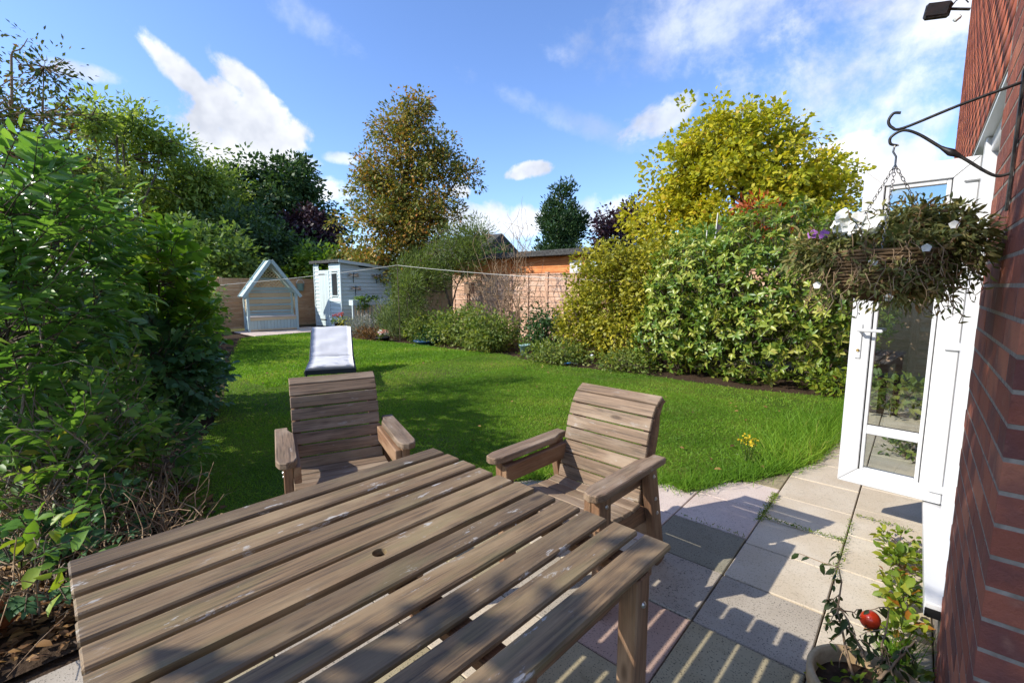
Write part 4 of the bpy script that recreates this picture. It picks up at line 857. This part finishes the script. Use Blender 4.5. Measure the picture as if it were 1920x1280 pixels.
tree('lilac_shrub', 'low dark heart leaved shrub at the lawn edge', 'shrub', (-6.1, 1.15), [(-6.0, 1.2, .50, .70, .40, .45), (-6.6, 1.4, .45, .6, .35, .42), (-5.6, 1.0, .80, .5, .35, .35)], 460, 8, .11, .12, .72, LM['lilac'], .03, 66, spray=.2, shape=LEAF, single=240, ntw=60, crown='foliage', r_tw=.006, trunk_name='stem')
tree('mixed_shrub', 'low bright leafed bramble shrub beside the table, with pale bare twigs', 'shrub', (-3.95, .2), [(-3.9, .25, .55, .6, .36, .33), (-4.4, .45, .55, .55, .35, .38), (-3.6, .12, .35, .45, .3, .28), (-4.1, .6, .3, .5, .3, .25)], 460, 8, .085, .095, .5, LM['mixed'], .018, 67, spray=.18, shape=LEAF, single=300, ntw=80, crown='foliage', r_tw=.004, trunk_name='stem', wood_m=M['twig'])
tree('mixed_shrub', 'dark green leafy plant against the left end of the table', 'shrub', (-2.95, .02), [(-2.95, .02, .25, .3, .24, .2), (-3.2, .2, .2, .3, .25, .18)], 60, 7, .07, .075, .55, LM['lilac'], .012, 68, spray=.14, shape=LEAF, single=120, ntw=25, crown='foliage', r_tw=.004, trunk_name='stem')
tree('bramble_sprig', 'bright green bramble sprig arching towards the table corner', 'shrub', (-2.9, .0), [(-2.80, .02, .42, .12, .10, .08), (-2.68, .08, .28, .08, .07, .06)], 7, 5, .05, .085, .6, LM['lime'], .006, 69, shape=LEAF, single=30, ntw=7, crown='foliage', r_tw=.003, trunk_name='stem', wood_m=M['twig'])
# dead stems tangle and leaf litter
rng = np.random.default_rng(77)
dt = thing('dead_stems', 'tangle of brown dead stems under the left shrubs', 'dead stems', (-3.5, .2, 0)); lines = []
for i in range(620):
    a = np.array([rng.uniform(-1.2, .75), rng.uniform(-.35, .45), rng.uniform(0, .25)]); b = a + np.array([rng.normal(0, .38), rng.normal(-.03, .15), rng.uniform(-.05, .36)]); b[2] = min(max(b[2], .02), .5)
    lines.append((wobble(a, b, 6, .12, rng), np.linspace(.0035, .0015, 6)))
s_ = new('stems', tubes_mesh('stems', lines, M['deadtwig'], 4), dt); s_['kind'] = 'stuff'
pb_ = thing('bare_branch', 'long pale bare branches arching out of the laurel', 'branch', (-3.6, .05, 0)); lines = []
for a, b, r in (((-.6, -.1, .6), (-.55, .34, 1.78), .009), ((-.75, -.12, 1.3), (-.35, .35, 1.30), .005), ((-.2, -.1, .35), (-.5, .10, 1.25), .010), ((-.2, -.1, .5), (.0, .33, .75), .006), ((-.1, -.12, .6), (.05, .38, .50), .006), ((-.5, -.1, .9), (-.15, .4, .95), .005)):
    P = wobble(a, b, 9, .10, rng); P[:, 2] += .10 * np.sin(np.linspace(0, math.pi, 9)); lines.append((P, np.linspace(r, r * .35, 9)))
for i, L_ in enumerate(lines): new('branch', tubes_mesh('branch', [L_], M['twig'], 6), pb_)
n = 2600; P = np.column_stack([rng.uniform(-4.6, -2.5, n), rng.uniform(-.4, .85, n), rng.uniform(.005, .03, n)])
P = P[(P[:, 1] < .95 - .55 * np.maximum(0, (P[:, 0] + 3.1)) * 1.0)]; n = len(P)
lt = new('leaf_litter', None); bpy.data.objects.remove(lt)
nr = rng.normal(0, .35, (n, 3)); nr[:, 2] = 1; V, F, k = place(LEAF, P, np.column_stack([rng.normal(0, 1, (n, 2)), rng.normal(0, .12, n)]), nr, rng.uniform(.03, .07, n), .6)
o = new('leaf_litter', npmesh('leaf_litter', V, F, LM['litter'], np.repeat(rng.random(n), k))); o['kind'] = 'stuff'; tag(o, 'dry brown fallen leaves on the soil beside the table', 'leaf litter')
n = 160; P = np.column_stack([rng.uniform(-9, -.7, n), rng.uniform(1.0, 6.6, n), np.full(n, .045)]); P = P[inside(P[:, :2], LAWN)]; n = len(P); nr = rng.normal(0, .4, (n, 3)); nr[:, 2] = 1
V, F, k = place(LEAF, P, np.column_stack([rng.normal(0, 1, (n, 2)), np.zeros(n)]), nr, rng.uniform(.03, .06, n), .6)
o = new('fallen_leaves', npmesh('fallen_leaves', V, F, LM['litter'], np.repeat(rng.random(n), k))); o['kind'] = 'stuff'; tag(o, 'scattered dry leaves fallen on the lawn', 'leaf litter')

# right border
tree('variegated_shrub', 'large yellow green variegated evergreen bush at the right of the lawn', 'shrub', (-1.9, 8.2), [(-1.8, 8.3, 1.55, 1.1, .85, 1.2), (-2.8, 8.0, 1.15, .85, .7, 1.0), (-.95, 8.3, 1.3, .7, .75, 1.15), (-3.2, 7.8, .6, .6, .5, .55), (-3.2, 8.5, 1.55, .7, .5, .8), (-2.0, 7.75, .55, 1.1, .5, .5)], 3600, 6, .11, .108, .44, LM['varieg'], .05, 80, spray=.12, whorl=True, shape=LEAF, single=300, ntw=90, crown='foliage', trunk_name='stem', shell=.72, out=1.1)
tree('golden_shrub', 'golden yellow small leaved shrub hedge beside the bare shrub', 'shrub', (-4.7, 8.7), [(-4.9, 8.5, 1.2, .75, .7, 1.15), (-4.2, 8.8, 1.45, .8, .6, .95), (-3.8, 9.0, 1.75, .7, .5, .65), (-4.9, 8.6, 1.75, .55, .5, .6), (-5.3, 8.1, .65, .5, .5, .6), (-3.5, 9.2, 1.5, .8, .5, .6), (-4.4, 8.1, .5, .6, .5, .45)], 800, 30, .12, .075, .7, LM['golden'], .05, 81, ntw=120, crown='foliage', trunk_name='stem', shell=.65)
tree('green_shrub', 'bright green shrub above the variegated bush, under the maple', 'shrub', (-3.4, 11.4), [(-3.6, 11.0, 2.2, .9, .8, .75), (-2.4, 11.8, 1.9, 1.2, .8, .65), (-1.2, 12.4, 2.0, 1.0, .8, .65)], 260, 34, .17, .11, .5, LM['bright'], .06, 82, crown='foliage')
tree('sumac_tree', 'small sumac with red autumn leaves in front of the maple', 'tree', (-3.0, 12.2), [(-3.0, 12.1, 3.2, .5, .5, .32), (-2.7, 12.4, 2.9, .4, .4, .3)], 26, 20, .12, .15, .3, LM['sumacred'], .04, 83, ntw=26)
tree('broom_shrub', 'feathery green broom like shrub right of the tall autumn tree', 'shrub', (-10.1, 8.9), [(-10.0, 8.8, 2.4, .9, .7, .9), (-9.5, 9.2, 2.8, .6, .5, .6), (-10.6, 8.4, 1.8, .8, .6, .8), (-10.25, 7.35, 1.25, .55, .4, .85), (-10.9, 7.9, 1.5, .6, .5, 1.0)], 560, 30, .16, .11, .16, LM['broom'], .05, 84, ntw=160, shell=.25, crown='foliage', droop=-.5)
rng = np.random.default_rng(99)
bs = thing('bare_shrub', 'leafless twiggy brown shrub in front of the pale fence', 'shrub', (-7.6, 8.4, 0))
for i in range(26):
    az_ = rng.uniform(0, 6.28); rr = rng.uniform(.1, 1.25); tip = np.array([rr * math.cos(az_), .6 * rr * math.sin(az_), rng.uniform(1.6, 3.7) * (1 - .22 * rr)]); st = wobble((rng.normal(0, .12), rng.normal(0, .1), 0), tip, 10, .10, rng)
    ls = [(st, np.linspace(.016, .004, 10))]
    for k in range(9):
        s = st[rng.integers(3, 10)]; ls.append((wobble(s, s + np.array([rng.normal(0, .3), rng.normal(0, .25), rng.uniform(.1, .6)]), 6, .14, rng), np.linspace(.006, .002, 6)))
    new('branch', tubes_mesh('branch', ls, M['deadtwig'], 4), bs)
def bush(name, label, x, y, r, h, m, n, per, L, wr, seed, shape=QUAD, droop=.15, up=.5, shell=.45):
    return tree(name, label, 'plant', (x, y), [(x, y, h * .5, r, r * .85, h * .52), (x + .3 * r, y - .2 * r, h * .35, r * .8, r * .7, h * .36)], n, per, min(.14, r * .22), L, wr, LM[m], .02, seed, shape=shape, ntw=30, crown='foliage', trunk_name='stem', droop=droop, up=up, shell=shell, r_tw=.005)
bush('rosemary', 'upright green rosemary bush in front of the shed planter', -11.05, 7.55, .70, 1.0, 'rosemary', 210, 22, .13, .12, 90, droop=-1.4, up=.1)
bush('lavender', 'silvery grey lavender clump by the shed', -12.4, 7.2, .45, .55, 'silver', 110, 20, .10, .14, 91, droop=-1.2, up=.1)
bush('border_plant', 'dry straggly brown plant at the lawn edge near the flower bowl', -11.4, 6.85, .5, .32, 'litter', 60, 16, .09, .2, 92, droop=-.6)
bush('border_plant', 'low leafy green plant right of the rosemary', -9.9, 7.7, .7, .75, 'border', 150, 22, .075, .6, 93)
bush('border_plant', 'bushy pale green plant in the middle of the border', -8.7, 7.7, .75, .95, 'border', 190, 22, .075, .6, 94)
bush('border_plant', 'wide yellow green plant in front of the bare shrub', -7.5, 7.6, .75, .95, 'border', 200, 22, .08, .5, 95)
bush('border_plant', 'dark green rose bush beneath the bare shrub', -6.2, 8.1, .55, 1.15, 'dark_border', 120, 20, .07, .6, 96)
bush('border_plant', 'low straggly ground cover in front of the golden shrub', -5.3, 7.25, .7, .35, 'border', 110, 20, .07, .5, 97)
bush('border_plant', 'low weeds at the foot of the variegated bush', -3.9, 7.35, .6, .3, 'border', 90, 18, .06, .5, 98)
bush('border_plant', 'dark ground cover plants behind the blue dish', -9.4, 7.35, .5, .4, 'dark_border', 70, 18, .06, .6, 99)
bush('border_plant', 'small leafy plants at the bed end beside the path', -.75, 7.6, .5, .35, 'weed', 60, 16, .08, .5, 100)
for i, (x, y, z) in enumerate([(-6.3, 7.62, .52), (-6.05, 7.6, .40), (-6.0, 7.7, .62), (-6.35, 7.6, .78), (-5.75, 7.65, .45)]):
    f = thing('pink_flower_head', 'dusty pink hydrangea flower head above the small pale pot', 'flower', (x, y, z), 0, 'pink hydrangea heads'); rg = np.random.default_rng(200 + i)
    foliage(f, 'petals', clumps([(0, 0, 0, .06, .06, .04)], 16, 5, .012, .035, rg, up=1), .9, LM['pink']); new('stalk', tubes_mesh('stalk', [([(0, 0, -z), (0, .0, -.3 * z), (0, 0, 0)], [.004] * 3)], M['deadtwig'], 4), f)
rw = thing('yellow_ragwort', 'yellow flowering ragwort in the long grass by the path', 'plant', (-.98, 4.1, .01)); rg = np.random.default_rng(301)
new('stalks', tubes_mesh('stalks', [(wobble((0, 0, 0), (rg.normal(0, .06), rg.normal(0, .08), rg.uniform(.12, .22)), 5, .05, rg), [.003] * 5) for k in range(7)], LM['broom'], 4), rw)
foliage(rw, 'flowers', clumps([(0, 0, .2, .08, .12, .03)], 12, 6, .012, .02, rg, up=1), .8, LM['yellow']); foliage(rw, 'leaves', clumps([(0, 0, .08, .07, .09, .06)], 10, 6, .02, .05, rg), .3, LM['border'])

gf = thing('garden_stakes', 'pale leaning garden canes with a small grey pennant above the variegated bush', 'garden cane', (-3.35, 10.1, 0))
for a, b in (((0, 0, 1.2), (.08, .05, 3.0)), ((-.12, -.05, 1.2), (-.10, -.02, 2.65))): new('cane', tubes_mesh('cane', [([a, b], [.016, .012])], M['rope'], 6), gf)
pm_ = bpy.data.meshes.new('pennant'); pm_.from_pydata([(.07, .05, 2.8), (.07, .05, 2.6), (.26, .16, 2.62), (.07, .056, 2.8), (.07, .056, 2.6), (.26, .166, 2.62)], [], [(0, 1, 2), (5, 4, 3), (0, 2, 5, 3), (2, 1, 4, 5), (1, 0, 3, 4)]); pm_.materials.append(M['lockstrip']); new('pennant', pm_, gf)
# the tree on the left, behind the viewer, whose crown shades the near half of the table and the pier
tree('shade_tree', 'leafy tree beside the patio behind the table', 'tree', (-1.5, -2.2), [(-1.45, -1.9, 3.5, 1.05, .8, .95), (-1.1, -2.0, 2.6, 1.15, .7, .6), (-1.6, -2.1, 4.3, .8, .7, .6), (-.3, -2.1, 3.6, .9, .8, 1.0), (-.9, -2.4, 4.4, 1.0, .7, .5)], 560, 36, .16, .13, .65, LM['midtree'], .1, 110, ntw=90, shell=.2)

# ------------------------------------------------------------------ hanging basket and bracket
def smooth(P, rad, k=6):
    P = np.array(P, float); rad = np.array(rad, float); Q, q = [], []; E2 = np.vstack([2 * P[0] - P[1], P, 2 * P[-1] - P[-2]])
    for i in range(len(P) - 1):
        a, b, c, d = E2[i:i + 4]
        for t in np.arange(k) / k: Q.append(.5 * (2 * b + (c - a) * t + (2 * a - 5 * b + 4 * c - d) * t * t + (3 * b - a - 3 * c + d) * t ** 3)); q.append(rad[i] + (rad[i + 1] - rad[i]) * t)
    return np.array(Q + [P[-1]]), np.array(q + [rad[-1]])
br = thing('basket_bracket', 'black wrought iron bracket fixed to the brick pier', 'bracket', (WX - .004, 1.84, 0))
board(br, 'back_plate', (-.002, 0, 1.70), (-.002, 0, 2.06), .022, .006, M['iron'], up=(1, 0, 0), bev=.001)
new('top_bar', tubes_mesh('top_bar', [smooth([(0, 0, 2.03), (-.12, 0, 2.0), (-.235, 0, 1.965), (-.262, 0, 1.972), (-.272, 0, 1.992), (-.262, 0, 2.012), (-.245, 0, 2.01)], [.0042] * 7)], M['iron'], 8), br)
new('brace', tubes_mesh('brace', [smooth([(0, 0, 1.80), (-.025, 0, 1.795), (-.05, 0, 1.81), (-.10, 0, 1.856), (-.125, 0, 1.875), (-.15, 0, 1.895), (-.20, 0, 1.94), (-.235, 0, 1.958), (-.262, 0, 1.945), (-.262, 0, 1.925), (-.245, 0, 1.917)],
    [.0042, .0042, .0042, .0045, .011, .0045, .0042, .0042, .004, .004, .0035])], M['iron'], 8), br)
hb = thing('hanging_basket', 'wicker hanging basket of straggly browning plants and white flowers', 'hanging basket', (-.085, 1.84, 0))
lines = []
prof = [(.155, 1.60), (.150, 1.575), (.143, 1.55), (.132, 1.525), (.116, 1.50), (.095, 1.478), (.065, 1.462), (.03, 1.455)]
for i in range(19):
    q = i / 18 * 7; k_ = min(6, int(q)); r = prof[k_][0] + (prof[k_ + 1][0] - prof[k_][0]) * (q - k_); z = prof[k_][1] + (prof[k_ + 1][1] - prof[k_][1]) * (q - k_)
    lines.append(([((r + .003 * math.sin(a * 14 + i * 3.1)) * math.cos(a), (r + .003 * math.sin(a * 14 + i * 3.1)) * math.sin(a), z) for a in np.linspace(0, 2 * math.pi, 60)], [.0048] * 60))
new('basket', tubes_mesh('basket', lines, M['wicker'], 5), hb)
lathe('liner', [(.14, 1.595), (.13, 1.54), (.10, 1.49), (.04, 1.46), (0, 1.46)], M['soil'], hb); lathe('compost', [(.145, 1.585), (.07, 1.60), (0, 1.605)], M['soil'], hb)
for k in range(3):
    a = 2 * math.pi * k / 3 + .5; p0 = np.array([.15 * math.cos(a), .15 * math.sin(a), 1.60]); p1 = np.array([-.0, 0, 1.86]); nl = 22; ch = []
    for i in range(nl):
        c = p0 + (p1 - p0) * (i + .5) / nl; d = (p1 - p0) / np.linalg.norm(p1 - p0); s = np.cross(d, (0, 0, 1.)); s /= np.linalg.norm(s); u2 = np.cross(d, s); s = s if i % 2 else u2
        ch.append(([tuple(c + d * .0085 * math.cos(t) + s * .004 * math.sin(t)) for t in np.linspace(0, 2 * math.pi, 9)], [.0011] * 9))
    new('chain', tubes_mesh('chain', ch, M['chain'], 4), hb)
new('hook', tubes_mesh('hook', [([(0, 0, 1.855), (0, 0, 1.885), (-.008, 0, 1.90), (-.006, 0, 1.916), (.004, 0, 1.918)], [.003] * 5)], M['chain'], 6), hb)
rg = np.random.default_rng(400)
foliage(hb, 'foliage', clumps([(.0, 0, 1.62, .19, .17, .07), (.13, .02, 1.62, .11, .12, .10), (-.17, -.02, 1.60, .12, .11, .06), (.04, -.05, 1.52, .13, .12, .08), (.06, .04, 1.69, .12, .1, .06)], 720, 16, .026, .024, rg, shell=.15, droop=.3), .35, LM['basket'], LEAF)
ls = []; tp_, td = [], []
for i in range(260):
    a = rg.uniform(0, 6.28); r = rg.uniform(.10, .19); p = np.array([r * math.cos(a), r * math.sin(a), rg.uniform(1.53, 1.64)]); q = p + np.array([math.cos(a) * rg.uniform(.0, .07), math.sin(a) * rg.uniform(0, .07), -rg.uniform(.03, .15)])
    if i % 4 == 0: q[2] = p[2] + rg.uniform(.03, .11)
    q[0] = min(q[0], .235); P = wobble(p, q, 7, .16, rg); ls.append((P, [.0012] * 7)); tp_.append(P[2:]); td.append(rg.normal(0, 1, (5, 3)))
new('trailing_stems', tubes_mesh('trailing_stems', ls, M['deadtwig'], 4), hb); tp_ = np.concatenate(tp_); td = np.concatenate(td); n = len(tp_)
foliage(hb, 'trailing_leaves', (tp_, td, rg.normal(0, 1, (n, 3)), np.full(n, .022), rg.random(n)), .35, LM['basket'], LEAF)
def blossom(parent, name, c, r, nrm, m, np_=5):
    nrm = np.array(nrm, float); nrm /= np.linalg.norm(nrm); a = np.cross(nrm, (.3, .2, .9)); a /= np.linalg.norm(a); b = np.cross(nrm, a)
    d = np.array([a * math.cos(t) + b * math.sin(t) + nrm * .25 for t in np.arange(np_) * 2 * math.pi / np_]); V, F, k = place(LEAF, np.repeat(np.array([c], float), np_, 0), d, np.repeat(nrm[None], np_, 0), np.full(np_, r), 1.25)
    return new(name, npmesh(name, V, F, m, np.repeat(rg.random(np_), k), True), parent)
for i in range(26): blossom(hb, 'white_flower', (rg.uniform(-.15, -.02), rg.uniform(-.12, .05), rg.uniform(1.66, 1.715)), .021, (rg.normal(0, .5), -1 + rg.normal(0, .4), .6), LM['white'])
for c in ((-.02, -.17, 1.565), (-.16, -.10, 1.50), (.02, -.14, 1.465), (.09, -.16, 1.60), (.14, -.13, 1.66)): blossom(hb, 'white_flower', c, .012, (.0, -1, .2), LM['white'])
for c in ((-.19, -.05, 1.665), (-.155, -.08, 1.66)): blossom(hb, 'violet_flower', c, .017, (-.2, -1, .3), LM['violet'])

# ------------------------------------------------------------------ tomato in its pot, weeds along the wall
tm = thing('potted_tomato', 'straggly tomato plant with one red tomato in a buff pot', 'potted plant', (-.02, 1.72, 0))
lathe('pot', [(0, .0), (.115, 0), (.15, .20), (.165, .205), (.165, .25), (.150, .255), (.143, .245), (.138, .20), (0, .195)], M['buffpot'], tm, 32); lathe('compost', [(.139, .205), (.07, .215), (0, .21)], M['soil'], tm, 20)
rg = np.random.default_rng(500); ls, lp, lv = [], [], []
stems = [((-.05, .03, .2), (-.115, .16, .52)), ((.02, .04, .2), (.03, .17, .43)), ((.02, .04, .25), (.10, .15, .36)), ((-.02, .05, .3), (-.09, .10, .40))]
for a, b in stems:
    P = wobble(a, b, 10, .08, rg); ls.append((P, np.linspace(.0055, .002, 10)))
    for k in range(9):
        s = P[rg.integers(3, 10)]; q = s + np.array([rg.normal(0, .05), rg.normal(0, .04), rg.normal(.0, .03)]); T = wobble(s, q, 5, .1, rg); T[:, 2] -= .02 * np.linspace(0, 1, 5) ** 2; ls.append((T, np.linspace(.002, .001, 5)))
        for j in range(4): lp.append(T[1 + j]); lv.append(np.array([rg.normal(0, .6), rg.normal(0, .6), -.6]))
new('stems', tubes_mesh('stems', ls, M['deadtwig'], 6), tm); lp = np.array(lp); lv = np.array(lv); n = len(lp); nr = rg.normal(0, .5, (n, 3)); nr[:, 2] += .7
foliage(tm, 'foliage', (lp, lv, nr, rg.uniform(.022, .048, n), rg.random(n)), .5, LM['tomleaf'], LEAF, single=100)
fr_ = lathe('tomato', [(.0, -.021), (.010, -.019), (.018, -.009), (.0195, .002), (.016, .013), (.008, .0185), (0, .017)], M['tomato'], tm, 20); fr_.location = (-.015, .15, .375); fr_.scale = (1.45, 1.45, 1.65); fr_.rotation_euler = (.3, .4, 0)
foliage(tm, 'basal_leaves', clumps([(0, 0, .23, .11, .11, .03)], 14, 5, .02, .035, rg), .5, LM['weed'], LEAF)
def weed(label, x, y, r, h, seed, n=26, per=9, L=.06, m='weed', single=60):
    rg = np.random.default_rng(seed); t = thing('weed', label, 'plant', (x, y, 0)); data = clumps([(0, 0, h * .45, min(r, .15 - x if x > -.1 else r), r, h * .5)], n, per, r * .16, L, rg, up=1.0, droop=0)
    pos = data[0]; pos[:, 0] = np.minimum(pos[:, 0], .145 - x); foliage(t, 'foliage', data, .6, LM[m], LEAF, single=single)
    new('stem', tubes_mesh('stem', [(wobble((0, 0, 0), c, 4, .08, rg), [.002] * 4) for c in data[5][:18]], M['deadtwig'], 4), t)
weed('yellow green strawberry like weeds below the open door', .06, 3.05, .18, .10, 1, 36, 9, .048)
weed('leafy yellow green weeds beside the middle of the door sill', .06, 2.72, .17, .10, 2, 34, 9, .048)
weed('leafy weeds under the near end of the white sill', .07, 2.40, .13, .09, 3, 24, 8, .045)
weed('green weeds between the tomato pot and the brick pier', .09, 2.10, .12, .08, 4, 18, 7, .04, 'border')
weed('leafy weeds behind the buff pot against the wall', .10, 1.88, .10, .08, 5, 14, 7, .04)
weed('reddish green weeds crowding the right side of the buff pot', .12, 1.62, .09, .12, 6, 14, 7, .045)
weed('small weeds in the paving by the door foot', .03, 3.35, .12, .10, 7, 14, 7, .045, 'weed', 30)
weed('weeds further along the house wall beyond the door', .02, 5.2, .25, .18, 8, 26, 8, .06, 'border', 20); weed('tall weeds at the far end of the path by the house', -.1, 6.9, .4, .5, 9, 40, 9, .08, 'border', 20)
gt = new('grass_tuft', None); bpy.data.objects.remove(gt)
Pt = np.column_stack([rg.normal(.045, .022, 170), rg.normal(2.22, .03, 170)]); o = blades('grass_tuft', Pt, .13, .004, rg, .55, label='tuft of long grass growing by the white sill'); del o['kind']
jw = []
for (xa, ya, xb, yb, nn) in ((-.651, 3.1, -.651, 3.6, 420), (-.208, 2.7, -.208, 3.5, 180), (-.64, 3.18, -.21, 3.18, 220), (-1.05, 2.845, -.66, 2.845, 60), (-.2, 3.6, .12, 3.6, 90)):
    t = rg.random(nn)[:, None]; jw.append(np.array((xa, ya)) * (1 - t) + np.array((xb, yb)) * t + rg.normal(0, .012, (nn, 2)))
o = blades('joint_moss', np.concatenate(jw), .016, .005, rg, 1.2, LM['weed'], 'moss and tiny weeds growing in the paving joints')
